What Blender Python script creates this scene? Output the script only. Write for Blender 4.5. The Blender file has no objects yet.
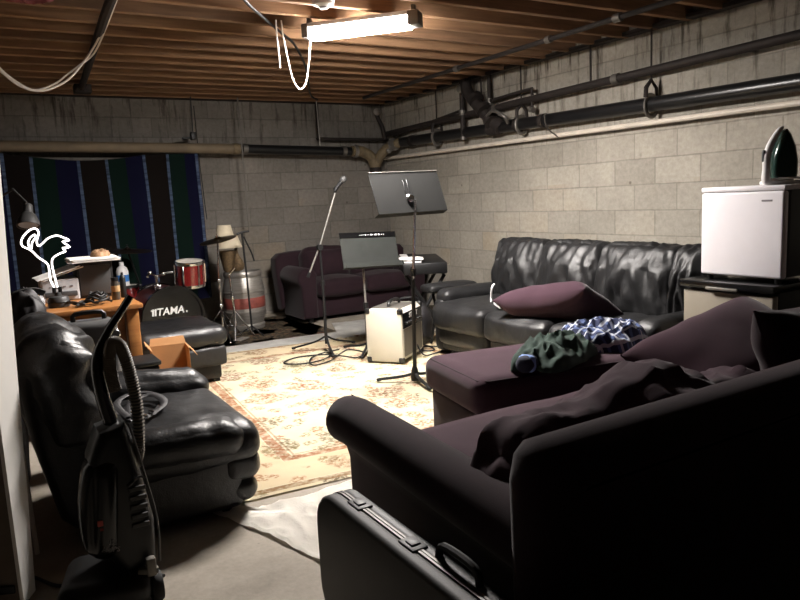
import bpy, bmesh, math, random
from mathutils import Matrix, Vector, noise, Euler
random.seed(4)
C = bpy.context.scene.collection
PI = math.pi
SC = bpy.context.scene
V = Vector

# ------------------------------------------------------------------ materials
def lin(c):
    r = []
    for v in c[:3]:
        v /= 255.0
        r.append(v/12.92 if v <= .04045 else ((v+.055)/1.055)**2.4)
    return (*r, 1)

class NT:
    def __init__(s, name):
        s.m = bpy.data.materials.new(name); s.m.use_nodes = True
        s.t = s.m.node_tree; s.b = s.t.nodes['Principled BSDF']
    def n(s, typ, ins=None, **kw):
        nd = s.t.nodes.new(typ)
        for k, v in kw.items(): setattr(nd, k, v)
        for k, v in (ins or {}).items():
            if isinstance(v, bpy.types.NodeSocket): s.t.links.new(v, nd.inputs[k])
            else: nd.inputs[k].default_value = v
        return nd
    def l(s, a, b): s.t.links.new(a, b)
    def math(s, op, a, b=0.0, c=0.0, clamp=False):
        nd = s.n('ShaderNodeMath', {0: a, 1: b, 2: c}, operation=op, use_clamp=clamp); return nd.outputs[0]
    def mix(s, f, a, b, bt='MIX'):
        nd = s.n('ShaderNodeMix', data_type='RGBA', blend_type=bt)
        for i, v in ((0, f), (6, a), (7, b)):
            if isinstance(v, bpy.types.NodeSocket): s.l(v, nd.inputs[i])
            else: nd.inputs[i].default_value = v
        return nd.outputs[2]
    def ramp(s, f, stops, interp='LINEAR'):
        nd = s.n('ShaderNodeValToRGB', {0: f}); cr = nd.color_ramp; cr.interpolation = interp
        while len(cr.elements) < len(stops): cr.elements.new(.5)
        for e, (p, c) in zip(cr.elements, stops): e.position = p; e.color = c
        return nd.outputs[0]
    def coord(s, which='Object'): return s.n('ShaderNodeTexCoord').outputs[which]
    def mapping(s, v, scale=(1,1,1), loc=(0,0,0), rot=(0,0,0)):
        return s.n('ShaderNodeMapping', {'Vector': v, 'Location': loc, 'Rotation': rot, 'Scale': scale}).outputs[0]
    def noise(s, v, scale, detail=4, rough=.6):
        return s.n('ShaderNodeTexNoise', {'Vector': v, 'Scale': scale, 'Detail': detail, 'Roughness': rough}).outputs[0]
    def bump(s, h, strength, dist):
        nd = s.n('ShaderNodeBump', {'Height': h, 'Strength': strength, 'Distance': dist})
        s.l(nd.outputs[0], s.b.inputs['Normal'])

def mat(name, rgb, rough=.6, metal=0.0, var=.12, vscale=9, bump=0.0, bscale=120, bdist=.002, spec=.5, sheen=0.0, coat=0.0, stretch=(1,1,1)):
    t = NT(name); c = lin(rgb)
    v = t.mapping(t.coord(), stretch)
    n = t.noise(v, vscale, 5)
    dark = tuple(x*(1-var) for x in c[:3])+(1,); lite = tuple(min(1, x*(1+var)) for x in c[:3])+(1,)
    t.l(t.ramp(n, [(.3, dark), (.7, lite)]), t.b.inputs['Base Color'])
    t.b.inputs['Roughness'].default_value = rough; t.b.inputs['Metallic'].default_value = metal
    t.b.inputs['Specular IOR Level'].default_value = spec
    if sheen: t.b.inputs['Sheen Weight'].default_value = sheen; t.b.inputs['Sheen Roughness'].default_value = .4
    if coat: t.b.inputs['Coat Weight'].default_value = coat
    if bump: t.bump(t.noise(v, bscale, 3), bump, bdist)
    return t.m

def emit(name, rgb, strength):
    t = NT(name)
    t.b.inputs['Base Color'].default_value = (.9, .9, .9, 1)
    t.b.inputs['Emission Color'].default_value = lin(rgb); t.b.inputs['Emission Strength'].default_value = strength
    return t.m

def block_mat(name, ax, uoff, zoff, grey):
    t = NT(name); co = t.coord()
    sp = t.n('ShaderNodeSeparateXYZ', {0: co})
    cb = t.n('ShaderNodeCombineXYZ', {0: t.math('ADD', sp.outputs[ax], uoff), 1: t.math('ADD', sp.outputs[2], zoff), 2: 0.0})
    v = cb.outputs[0]
    wob = t.n('ShaderNodeTexNoise', {'Vector': v, 'Scale': 6.0, 'Detail': 3.0})
    vw = t.n('ShaderNodeMix', data_type='VECTOR'); t.l(v, vw.inputs[4]); t.l(wob.outputs['Color'], vw.inputs[5]); vw.inputs[0].default_value = .008
    g = lin(grey)
    def brick(c1, c2, mo, bias=0.0, ms=.006):
        return t.n('ShaderNodeTexBrick', {'Vector': vw.outputs[1], 'Color1': c1, 'Color2': c2, 'Mortar': mo, 'Scale': 1.0,
             'Mortar Size': ms, 'Mortar Smooth': .35, 'Bias': bias, 'Brick Width': .389, 'Row Height': .1945}, offset=.5)
    b = brick(tuple(x*.88 for x in g[:3])+(1,), tuple(x*1.10 for x in g[:3])+(1,), tuple(x*.78 for x in g[:3])+(1,))
    tan = brick((0,0,0,1), (1,1,1,1), (0,0,0,1), -.55)
    low = t.math('LESS_THAN', sp.outputs[2], 1.30)
    nz = t.noise(v, 1.1, 2)
    tm = t.math('MULTIPLY', t.math('MULTIPLY', tan.outputs[0], low), t.ramp(nz, [(.42, (0,0,0,1)), (.6, (.75,.75,.75,1))]))
    col = t.mix(tm, b.outputs[0], lin((164, 142, 106)))
    fine = t.noise(v, 26, 6, .7)
    col = t.mix(.55, col, t.ramp(fine, [(.25, (.50,.48,.46,1)), (.7, (1.08,1.07,1.05,1))]), 'MULTIPLY')
    big = t.noise(v, 1.7, 4, .6)
    col = t.mix(.6, col, t.ramp(big, [(.3, (.72,.71,.69,1)), (.65, (1.08,1.07,1.06,1))]), 'MULTIPLY')
    # drip stains: vertical streaks running down from the top courses
    dv = t.mapping(v, (7.5, .9, 1)); dn = t.noise(dv, 2.2, 5, .65)
    zf = t.n('ShaderNodeMapRange', {'Value': sp.outputs[2], 'From Min': 1.45, 'From Max': 2.35, 'To Min': 0.0, 'To Max': 1.0}).outputs[0]
    st = t.math('MULTIPLY', t.ramp(dn, [(.52, (0,0,0,1)), (.66, (1,1,1,1))]), zf, clamp=True)
    col = t.mix(t.math('MULTIPLY', st, .9), col, lin((62, 56, 48)))
    # chips
    ch = t.n('ShaderNodeTexVoronoi', {'Vector': v, 'Scale': 5.5}).outputs[0]
    chips = t.math('MULTIPLY', t.ramp(ch, [(.05, (1,1,1,1)), (.10, (0,0,0,1))]), t.ramp(t.noise(v, 1.3, 1), [(.5, (0,0,0,1)), (.6, (1,1,1,1))]))
    col = t.mix(t.math('MULTIPLY', chips, .6), col, lin((70, 62, 54)))
    t.l(col, t.b.inputs['Base Color'])
    t.b.inputs['Roughness'].default_value = .92; t.b.inputs['Specular IOR Level'].default_value = .2
    h = t.math('SUBTRACT', t.math('MULTIPLY', fine, .35), t.math('MULTIPLY', b.outputs[1], .9))
    t.bump(h, .55, .012)
    return t.m

def concrete():
    t = NT('concrete_floor'); co = t.coord()
    n1 = t.noise(co, 2.3, 6, .65); n2 = t.noise(co, 55, 3)
    c = t.ramp(n1, [(.3, lin((122,114,102))), (.6, lin((156,147,134))), (.75, lin((142,133,120)))])
    c = t.mix(.35, c, t.ramp(n2, [(.3, (.7,.7,.7,1)), (.65, (1.05,1.05,1.05,1))]), 'MULTIPLY')
    vo = t.n('ShaderNodeTexVoronoi', {'Vector': co, 'Scale': 7.0}).outputs[0]
    c = t.mix(t.ramp(vo, [(.03, (.6,.6,.6,1)), (.06, (0,0,0,1))]), c, lin((80,72,62)))
    t.l(c, t.b.inputs['Base Color']); t.b.inputs['Roughness'].default_value = .8
    t.bump(n2, .2, .004); return t.m

def wood(name, a, b, rough=.6, axis=0, scale=1.0, coat=0.0):
    t = NT(name); co = t.coord()
    sc = [14*scale]*3; sc[axis] = 1.1*scale
    v = t.mapping(co, sc); n = t.noise(v, 2.2, 6, .6)
    k = t.noise(t.mapping(co, (1.5,1.5,1.5)), 1.6, 2)
    c = t.ramp(n, [(.3, lin(a)), (.7, lin(b))])
    c = t.mix(.4, c, t.ramp(k, [(.3, (.75,.72,.7,1)), (.7, (1.08,1.06,1.04,1))]), 'MULTIPLY')
    t.l(c, t.b.inputs['Base Color']); t.b.inputs['Roughness'].default_value = rough
    if coat: t.b.inputs['Coat Weight'].default_value = coat
    t.bump(n, .15, .003); return t.m

def planks():
    t = NT('deck_boards'); co = t.coord()
    b = t.n('ShaderNodeTexBrick', {'Vector': co, 'Color1': lin((84,60,42)), 'Color2': lin((104,75,52)), 'Mortar': lin((30,22,16)), 'Scale': 1.0,
        'Mortar Size': .003, 'Brick Width': 2.4, 'Row Height': .19}, offset=.4)
    n = t.noise(t.mapping(co, (1, 12, 1)), 3, 5)
    c = t.mix(.6, b.outputs[0], t.ramp(n, [(.3, (.6,.55,.5,1)), (.7, (1.1,1.1,1.1,1))]), 'MULTIPLY')
    t.l(c, t.b.inputs['Base Color']); t.b.inputs['Roughness'].default_value = .85; return t.m

def leather(name, rgb, rough=.34):
    t = NT(name); co = t.coord(); c = lin(rgb)
    n = t.noise(co, 3.5, 5)
    t.l(t.ramp(n, [(.3, tuple(x*.8 for x in c[:3])+(1,)), (.7, tuple(x*1.25 for x in c[:3])+(1,))]), t.b.inputs['Base Color'])
    t.l(t.ramp(t.noise(co, 6, 4), [(.3, (rough-.06,)*3+(1,)), (.7, (rough+.1,)*3+(1,))]), t.b.inputs['Roughness'])
    vo = t.n('ShaderNodeTexVoronoi', {'Vector': co, 'Scale': 260.0}).outputs[0]
    cr = t.noise(t.mapping(co, (1, 1, 1)), 16, 3, .55)
    t.bump(t.math('ADD', t.math('MULTIPLY', vo, .12), t.math('MULTIPLY', cr, 1.0)), .42, .012)
    return t.m

def rug_mat():
    t = NT('floral_rug_pile'); co = t.coord(); sp = t.n('ShaderNodeSeparateXYZ', {0: co})
    wn = t.n('ShaderNodeTexNoise', {'Vector': co, 'Scale': 9.0, 'Detail': 3.0})
    vw = t.n('ShaderNodeMix', data_type='VECTOR'); t.l(co, vw.inputs[4]); t.l(wn.outputs['Color'], vw.inputs[5]); vw.inputs[0].default_value = .09
    v = vw.outputs[1]
    base = t.ramp(t.noise(co, 3, 3), [(.3, lin((222,212,184))), (.7, lin((236,228,204)))])
    dx = t.math('SUBTRACT', 1.27, t.math('ABSOLUTE', sp.outputs[0])); dy = t.math('SUBTRACT', 1.55, t.math('ABSOLUTE', sp.outputs[1]))
    d = t.math('MINIMUM', dx, dy)
    def band(lo, hi): return t.math('MULTIPLY', t.math('GREATER_THAN', d, lo), t.math('LESS_THAN', d, hi))
    # scattered palmettes
    vf = t.n('ShaderNodeTexVoronoi', {'Vector': v, 'Scale': 3.1, 'Randomness': .7})
    pet = t.noise(co, 34, 3, .7)
    fl = t.math('MULTIPLY', t.ramp(vf.outputs[0], [(.10, (1,1,1,1)), (.36, (.8,.8,.8,1)), (.40, (0,0,0,1))]), t.ramp(pet, [(.42, (.0,.0,.0,1)), (.60, (1,1,1,1))]))
    pick = t.n('ShaderNodeSeparateColor', {0: vf.outputs['Color']}).outputs[0]
    fc = t.ramp(pick, [(.0, lin((136,84,60))), (.35, lin((150,104,76))), (.6, lin((128,92,62))), (.8, lin((108,96,70)))], 'CONSTANT')
    c = t.mix(t.math('MULTIPLY', fl, .95), base, fc)
    v2 = t.n('ShaderNodeTexVoronoi', {'Vector': v, 'Scale': 9.0, 'Randomness': .9})
    p2 = t.n('ShaderNodeSeparateColor', {0: v2.outputs['Color']}).outputs[1]
    lf = t.math('MULTIPLY', t.ramp(v2.outputs[0], [(.3, (1,1,1,1)), (.42, (0,0,0,1))]), t.ramp(t.noise(co, 48, 2), [(.42, (0,0,0,1)), (.58, (1,1,1,1))]))
    lc = t.ramp(p2, [(0, lin((136,124,86))), (.4, lin((168,116,84))), (.75, lin((116,98,70)))], 'CONSTANT')
    c = t.mix(t.math('MULTIPLY', lf, .85), c, lc)
    # border guard stripes
    sn = t.ramp(t.noise(co, 26, 2), [(.35, (.25,.25,.25,1)), (.6, (.85,.85,.85,1))])
    c = t.mix(t.math('MULTIPLY', band(.355, .41), sn), c, lin((168,112,78)))
    c = t.mix(t.math('MULTIPLY', band(.03, .075), sn), c, lin((150,112,72)))
    c = t.mix(t.math('MULTIPLY', band(.42, .432), .5), c, lin((140,104,72)))
    c = t.mix(t.math('MULTIPLY', band(.085, .35), .18), c, lin((206,166,112)))
    t.l(c, t.b.inputs['Base Color']); t.b.inputs['Roughness'].default_value = .95
    t.b.inputs['Specular IOR Level'].default_value = .1
    t.bump(t.noise(co, 190, 2), .3, .004); return t.m

def dark_rug_mat():
    t = NT('dark_rug_pile'); co = t.coord()
    v = t.n('ShaderNodeTexVoronoi', {'Vector': co, 'Scale': 7.0}); n = t.noise(co, 24, 4, .7)
    c = t.ramp(v.outputs[0], [(.12, lin((96,52,42))), (.3, lin((58,50,40))), (.5, lin((40,36,34)))])
    c = t.mix(t.ramp(n, [(.45, (0,0,0,1)), (.6, (.7,.7,.7,1))]), c, lin((132,112,82)))
    t.l(c, t.b.inputs['Base Color']); t.b.inputs['Roughness'].default_value = .95; return t.m

def stripe_mat():
    t = NT('striped_blanket_wool'); uv = t.coord('UV'); sp = t.n('ShaderNodeSeparateXYZ', {0: uv})
    px = [2, 27, 48, 70, 97, 116, 135, 160, 178, 193]
    blk, grn, nav, lt = lin((36,31,29)), lin((26,44,38)), lin((29,30,58)), lin((108,126,158))
    s = []
    def P(x): return max(0, (x+8)/201.0)
    order = [(-8, nav), (2, blk), (27, grn), (48, nav), (70, blk), (97, grn), (116, nav), (135, blk), (160, grn), (178, nav)]
    for x, c in order: s.append((P(x), c))
    c = t.ramp(sp.outputs[0], s, 'CONSTANT')
    ls = []
    f = None
    for x in (2, 27, 70, 97, 135, 160, 191):
        g = t.math('LESS_THAN', t.math('ABSOLUTE', t.math('SUBTRACT', sp.outputs[0], P(x))), .0075)
        f = g if f is None else t.math('MAXIMUM', f, g)
    dash = t.ramp(t.noise(t.mapping(uv, (1, 26, 1)), 1.5, 2), [(.35, (.35,.35,.35,1)), (.6, (1,1,1,1))])
    c = t.mix(t.math('MULTIPLY', f, dash), c, lt)
    t.l(c, t.b.inputs['Base Color']); t.b.inputs['Roughness'].default_value = .95
    t.b.inputs['Specular IOR Level'].default_value = .1
    t.bump(t.noise(uv, 240, 2), .3, .003); return t.m

def plaid_mat():
    t = NT('blue_plaid_cotton'); uv = t.coord('UV'); sp = t.n('ShaderNodeSeparateXYZ', {0: uv})
    def st(o, k, th): return t.math('GREATER_THAN', t.math('SINE', t.math('MULTIPLY', sp.outputs[o], k)), th)
    c = t.mix(t.math('MULTIPLY', st(0, 52, .55), .75), lin((34,42,74)), lin((86,104,150)))
    c = t.mix(t.math('MULTIPLY', st(1, 46, .78), .8), c, lin((196,202,214)))
    c = t.mix(t.math('MULTIPLY', st(0, 26, .93), .8), c, lin((206,210,220)))
    t.l(c, t.b.inputs['Base Color']); t.b.inputs['Roughness'].default_value = .9; return t.m

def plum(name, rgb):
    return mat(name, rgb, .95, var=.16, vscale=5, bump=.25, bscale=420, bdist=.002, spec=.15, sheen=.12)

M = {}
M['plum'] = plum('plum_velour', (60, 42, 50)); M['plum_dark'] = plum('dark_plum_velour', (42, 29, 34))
M['leather'] = leather('black_leather', (21, 21, 22), .46); M['leather2'] = leather('worn_black_leather', (26, 26, 27), .36)
M['black'] = mat('black_plastic', (13, 13, 14), .45, bump=.1); M['matte'] = mat('matte_black_metal', (24, 24, 25), .5, .3)
M['gloss'] = mat('glossy_black', (10, 10, 11), .25); M['dkgrey'] = mat('dark_grey_plastic', (58, 58, 58), .5)
M['standblk'] = mat('black_enamel_sheet', (24, 24, 23), .8, 0.0, spec=.2); M['standgrey'] = mat('grey_black_sheet', (40, 42, 40), .75, 0.0, spec=.25)
M['chrome'] = mat('chrome', (205, 205, 205), .18, 1.0, var=.05); M['steel'] = mat('brushed_steel', (160, 156, 150), .42, .75, var=.2, stretch=(1,1,14))
M['greymetal'] = mat('grey_metal', (120, 116, 110), .5, .7); M['dullmetal'] = mat('dull_dark_aluminium', (78, 76, 74), .5, .8); M['rust'] = mat('dark_iron_pipe', (46, 40, 37), .7, .3, var=.3, bump=.3, bscale=60)
M['blackpipe'] = mat('black_plastic_pipe', (22, 22, 23), .32); M['brownpipe'] = mat('dull_beige_pipe', (118, 104, 84), .7, var=.2, vscale=4, bump=.2, bscale=40)
M['whitepipe'] = mat('off_white_pipe', (212, 202, 188), .5); M['fitting'] = mat('aged_tan_fitting', (112, 98, 74), .7, var=.35, vscale=14)
M['white'] = mat('white_plastic', (228, 226, 226), .4, var=.03); M['whitewire'] = mat('white_cable_jacket', (222, 212, 200), .5, var=.05)
M['fridgewhite'] = mat('white_enamel', (232, 228, 232), .35, var=.02, bump=.05, bscale=200); M['fridgegrey'] = mat('grey_beige_enamel', (146, 138, 124), .42, .1, var=.05)
M['blackwire'] = mat('black_rubber_cable', (18, 18, 18), .55); M['rubber'] = mat('black_rubber', (16, 16, 16), .75)
M['paper'] = mat('white_paper', (240, 238, 234), .8, var=.02); M['sheet'] = mat('white_cotton_sheet', (240, 236, 228), .9, var=.06, vscale=6, bump=.4, bscale=18, bdist=.01)
M['tarp'] = mat('grey_white_plastic_sheet', (206, 204, 200), .45, var=.2, vscale=5, bump=.5, bscale=14, bdist=.012)
M['desk'] = wood('honey_oak', (138, 88, 44), (176, 120, 66), .42, 0, 1, .2); M['joist'] = wood('bare_joist_wood', (122, 92, 66), (158, 122, 90), .85, 0)
M['joist2'] = wood('old_joist_wood', (108, 82, 60), (142, 108, 80), .85, 0)
M['red'] = mat('red_sparkle_lacquer', (104, 26, 26), .22, var=.2, vscale=60, coat=.5); M['darkred'] = mat('dark_red_wrap', (70, 34, 32), .3, var=.2)
M['drumhead'] = mat('coated_drum_head', (206, 200, 190), .6); M['bronze'] = mat('bronze_cymbal', (104, 82, 50), .32, 1.0, var=.25, vscale=20)
M['darkbronze'] = mat('dark_bronze_cymbal', (52, 40, 32), .4, .8, var=.3)
M['kegred'] = mat('red_keg_band', (118, 58, 50), .6, var=.3, vscale=20); M['shade'] = mat('cream_lamp_shade', (200, 188, 164), .85)
M['wicker'] = mat('brown_wicker', (94, 76, 52), .8, var=.4, vscale=50, bump=.6, bscale=90); M['cardboard'] = mat('cardboard', (170, 126, 82), .85, var=.08)
M['amp'] = mat('cream_amp_tolex', (190, 185, 172), .6, var=.04, bump=.15, bscale=300); M['grille'] = mat('grey_grille_cloth', (112, 106, 96), .8, bump=.5, bscale=260, bdist=.003)
M['green'] = mat('dark_green_fleece', (40, 58, 50), .95, var=.2, bump=.4, bscale=60, bdist=.004); M['plaid'] = plaid_mat()
M['lightblue'] = mat('light_blue_cotton', (120, 146, 200), .9); M['navy'] = mat('navy_cotton', (34, 38, 56), .9)
M['greygreen'] = mat('dark_green_translucent_plastic', (34, 56, 50), .15, coat=.6); M['soleplate'] = mat('polished_soleplate', (140, 140, 138), .25, .9)
M['cream'] = mat('yellowed_white_paint', (244, 241, 235), .6, var=.05, vscale=4); M['browngrey'] = mat('shaded_grey_brown_edge', (112, 100, 90), .85, var=.15)  # browngrey: shade on the panel end facing away from the tube, put into colour
M['printer'] = mat('light_grey_plastic', (176, 176, 178), .5, var=.04); M['tan'] = mat('tan_leather_scrap', (150, 116, 84), .7, var=.3)
M['hose'] = mat('grey_brown_ribbed_hose', (104, 96, 84), .55); M['hair'] = mat('black_nylon_cloth', (30, 28, 30), .6, var=.3, vscale=30, stretch=(8,8,1))
M['case'] = mat('black_case_vinyl', (26, 26, 27), .55, bump=.25, bscale=220); M['caseface'] = mat('black_case_textured', (36, 35, 34), .62, bump=.3, bscale=160)
M['silverbox'] = mat('grey_hard_case', (92, 92, 92), .35, .1); M['blue'] = mat('blue_label', (56, 118, 190), .5); M['glass'] = mat('smoky_glass', (70, 66, 60), .1, coat=.4)
M['gold'] = mat('amber_label', (170, 140, 96), .6); M['pinkred'] = mat('faded_red_cloth', (120, 58, 60), .9, var=.4, vscale=25)
M['white_ink'] = mat('white_ink', (225, 225, 222), .5, var=.02); M['grey_ink'] = mat('grey_ink', (120, 116, 118), .5); M['red_ink'] = mat('red_ink', (170, 60, 50), .5)
M['neon'] = emit('white_neon_glow', (255, 248, 242), 3.0); M['tube'] = emit('fluorescent_glow', (255, 248, 242), 1050.0); M['tubeside'] = emit('fluorescent_side_glow', (255, 246, 238), 40.0)
M['rug'] = rug_mat(); M['darkrug'] = dark_rug_mat(); M['blanket'] = stripe_mat(); M['concrete'] = concrete(); M['deck'] = planks()
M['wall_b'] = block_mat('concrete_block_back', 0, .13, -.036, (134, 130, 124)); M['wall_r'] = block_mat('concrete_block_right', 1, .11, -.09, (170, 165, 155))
M['wall_d'] = block_mat('concrete_block_plain', 0, 0, -.036, (110, 104, 96))

# ------------------------------------------------------------------ mesh helpers
def B(): return bmesh.new()
def merge(bm, t, mtx=None):
    if mtx is not None: t.transform(mtx)
    me = bpy.data.meshes.new('tmp'); t.to_mesh(me); bm.from_mesh(me); bpy.data.meshes.remove(me); t.free()
def R3(rx=0, ry=0, rz=0): return Euler((rx, ry, rz)).to_matrix().to_4x4()
def T(x, y, z): return Matrix.Translation((x, y, z))
def box(bm, x0, x1, y0, y1, z0, z1, bev=0.0, seg=2, mtx=None):
    t = bmesh.new(); bmesh.ops.create_cube(t, size=1)
    t.transform(T((x0+x1)/2, (y0+y1)/2, (z0+z1)/2) @ Matrix.Diagonal((x1-x0, y1-y0, z1-z0, 1)))
    if bev: bmesh.ops.bevel(t, geom=list(t.edges), offset=bev, segments=seg, affect='EDGES', profile=.5)
    merge(bm, t, mtx)
def spline(pts, n=8):
    P = [V(p) for p in pts]; out = []
    Q = [P[0]*2-P[1]] + P + [P[-1]*2-P[-2]]
    for i in range(1, len(Q)-2):
        a, b, c, d = Q[i-1:i+3]
        for k in range(n):
            t = k/n
            out.append(.5*((2*b)+(c-a)*t+(2*a-5*b+4*c-d)*t*t+(3*b-a-3*c+d)*t**3))
    out.append(P[-1]); return out
def tube(bm, pts, r, seg=8, smooth=0, mtx=None, flat=1.0):
    P = [V(p) for p in pts]
    if smooth: P = spline(P, smooth)
    rs = r if isinstance(r, (list, tuple)) else None
    t = bmesh.new(); rings = []; nrm = None
    for i, p in enumerate(P):
        d = (P[min(i+1, len(P)-1)]-P[max(i-1, 0)]).normalized()
        if nrm is None:
            nrm = d.orthogonal().normalized() if abs(d.z) > .99 else d.cross(V((0,0,1))).normalized()
        else:
            nrm = (nrm - d*nrm.dot(d)).normalized()
        b = d.cross(nrm)
        if rs: f = i/(len(P)-1)*(len(rs)-1); k = min(int(f), len(rs)-2) if len(rs) > 1 else 0; rr = rs[k]+(rs[k+1]-rs[k])*(f-k)
        else: rr = r
        rings.append([t.verts.new(p+nrm*math.cos(2*PI*j/seg)*rr+b*math.sin(2*PI*j/seg)*rr*flat) for j in range(seg)])
    for a, b in zip(rings, rings[1:]):
        for j in range(seg): t.faces.new((a[j], a[(j+1) % seg], b[(j+1) % seg], b[j]))
    t.faces.new(rings[0][::-1]); t.faces.new(rings[-1]); merge(bm, t, mtx)
def lathe(bm, prof, seg=24, mtx=None):
    t = bmesh.new(); rings = []
    for r, z in prof:
        if r < 1e-5: rings.append([t.verts.new((0, 0, z))])
        else: rings.append([t.verts.new((r*math.cos(2*PI*j/seg), r*math.sin(2*PI*j/seg), z)) for j in range(seg)])
    for a, b in zip(rings, rings[1:]):
        for j in range(seg):
            k = (j+1) % seg
            if len(a) == 1 and len(b) == 1: continue
            if len(a) == 1: t.faces.new((a[0], b[k], b[j]))
            elif len(b) == 1: t.faces.new((a[j], a[k], b[0]))
            else: t.faces.new((a[j], a[k], b[k], b[j]))
    if len(rings[0]) > 1: t.faces.new(rings[0][::-1])
    if len(rings[-1]) > 1: t.faces.new(rings[-1])
    bmesh.ops.recalc_face_normals(t, faces=list(t.faces)); merge(bm, t, mtx)
def prism(bm, out, d0, d1, mtx=None, bev=0.0, seg=2):
    """outline in local xy extruded along local z"""
    t = bmesh.new()
    a = [t.verts.new((x, y, d0)) for x, y in out]; b = [t.verts.new((x, y, d1)) for x, y in out]
    n = len(out)
    t.faces.new(a[::-1]); t.faces.new(b)
    for i in range(n): t.faces.new((a[i], a[(i+1) % n], b[(i+1) % n], b[i]))
    bmesh.ops.recalc_face_normals(t, faces=list(t.faces))
    if bev:
        es = [e for e in t.edges if len(e.link_faces) == 2 and any(len(f.verts) == n for f in e.link_faces)]
        bmesh.ops.bevel(t, geom=es, offset=bev, segments=seg, affect='EDGES', profile=.5)
    merge(bm, t, mtx)
XZ = Matrix(((1,0,0,0),(0,0,1,0),(0,1,0,0),(0,0,0,1)))        # outline (x,z), depth along +y
def ridge(p): return 1-abs(noise.noise(p))*2
def pad(bm, size, loc, rot=(0,0,0), r=.05, puff=(0,0,0), wr=0.0, wf=(6,6,6), seed=0, seg=14, tuck=0.0, mtx=None, sag=None):
    """a stuffed, rounded cushion with folds"""
    t = bmesh.new(); bmesh.ops.create_cube(t, size=2)
    bmesh.ops.subdivide_edges(t, edges=list(t.edges), cuts=seg, use_grid_fill=True)
    h = V(size)/2; r = min(r, h.x, h.y, h.z)
    for v in t.verts:
        p = V([math.copysign(abs(c)**.8, c) for c in v.co])
        q = V((p.x*h.x, p.y*h.y, p.z*h.z))
        c = V([max(-(h[i]-r), min(h[i]-r, q[i])) for i in range(3)])
        n = q-c
        if n.length > 1e-6: q = c+n.normalized()*r
        w = V((1-p.x**2, 1-p.y**2, 1-p.z**2))
        q.x += math.copysign(1, p.x)*abs(p.x)**2*puff[0]*w.y*w.z
        q.y += math.copysign(1, p.y)*abs(p.y)**2*puff[1]*w.x*w.z
        q.z += math.copysign(1, p.z)*abs(p.z)**2*puff[2]*w.x*w.y
        if tuck:
            q.x *= 1-tuck*(abs(p.y)**4)*.5; q.y *= 1-tuck*(abs(p.x)**4)*.5
        if sag: q = sag(p, q)
        if wr:
            s = V((q.x*wf[0], q.y*wf[1], q.z*wf[2]+seed*7.3))
            k = ridge(s)*.6+noise.noise(s*2.1)*.4
            d = V((p.x**3, p.y**3, p.z**3))
            if d.length > 1e-6: q += d.normalized()*wr*k
        v.co = q
    m = T(*loc) @ R3(*rot)
    merge(bm, t, (mtx @ m) if mtx is not None else m)
def pillow(bm, w, h, th, loc, rot, wr=.006, seed=0, n=36, bend=0.0):
    """two puffed sheets sewn along a seam"""
    t = bmesh.new(); top = []; bot = []
    for i in range(n+1):
        a = []; b = []
        for j in range(n+1):
            u, v = math.sin((i/n*2-1)*PI/2), math.sin((j/n*2-1)*PI/2)
            x, y = u*w/2*(1-.07*(1-v*v)*u*u), v*h/2*(1-.09*(1-u*u)*v*v)
            z = th/2*max(0, (1-u**4)*(1-v**4))**.55
            e = max(abs(u), abs(v))**6
            k = wr*(.5+1.6*e)*noise.noise(V((x*9+seed, y*9, seed)))*(0 if i in (0, n) or j in (0, n) else 1)
            zb = bend*(u*u-.4)
            a.append(t.verts.new((x, y, z+k+zb)))
            b.append(a[-1] if i in (0, n) or j in (0, n) else t.verts.new((x, y, -z*.8+k+zb)))
        top.append(a); bot.append(b)
    for i in range(n):
        for j in range(n):
            t.faces.new((top[i][j], top[i+1][j], top[i+1][j+1], top[i][j+1]))
            f = (bot[i][j], bot[i][j+1], bot[i+1][j+1], bot[i+1][j])
            if len(set(f)) == 4 and t.faces.get(f) is None: t.faces.new(f)
    bmesh.ops.recalc_face_normals(t, faces=list(t.faces))
    merge(bm, t, T(*loc) @ R3(*rot))
def sheetmesh(bm, fn, nu, nv, thick=.004, uv=False):
    t = bmesh.new(); g = [[t.verts.new(fn(i/nu, j/nv)) for j in range(nv+1)] for i in range(nu+1)]
    ul = t.loops.layers.uv.new('UVMap')
    for i in range(nu):
        for j in range(nv):
            f = t.faces.new((g[i][j], g[i+1][j], g[i+1][j+1], g[i][j+1]))
            for lp, (a, b) in zip(f.loops, ((i, j), (i+1, j), (i+1, j+1), (i, j+1))): lp[ul].uv = (a/nu, b/nv)
    if thick:
        bmesh.ops.solidify(t, geom=list(t.faces), thickness=thick)
    bmesh.ops.recalc_face_normals(t, faces=list(t.faces))
    merge(bm, t)
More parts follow.
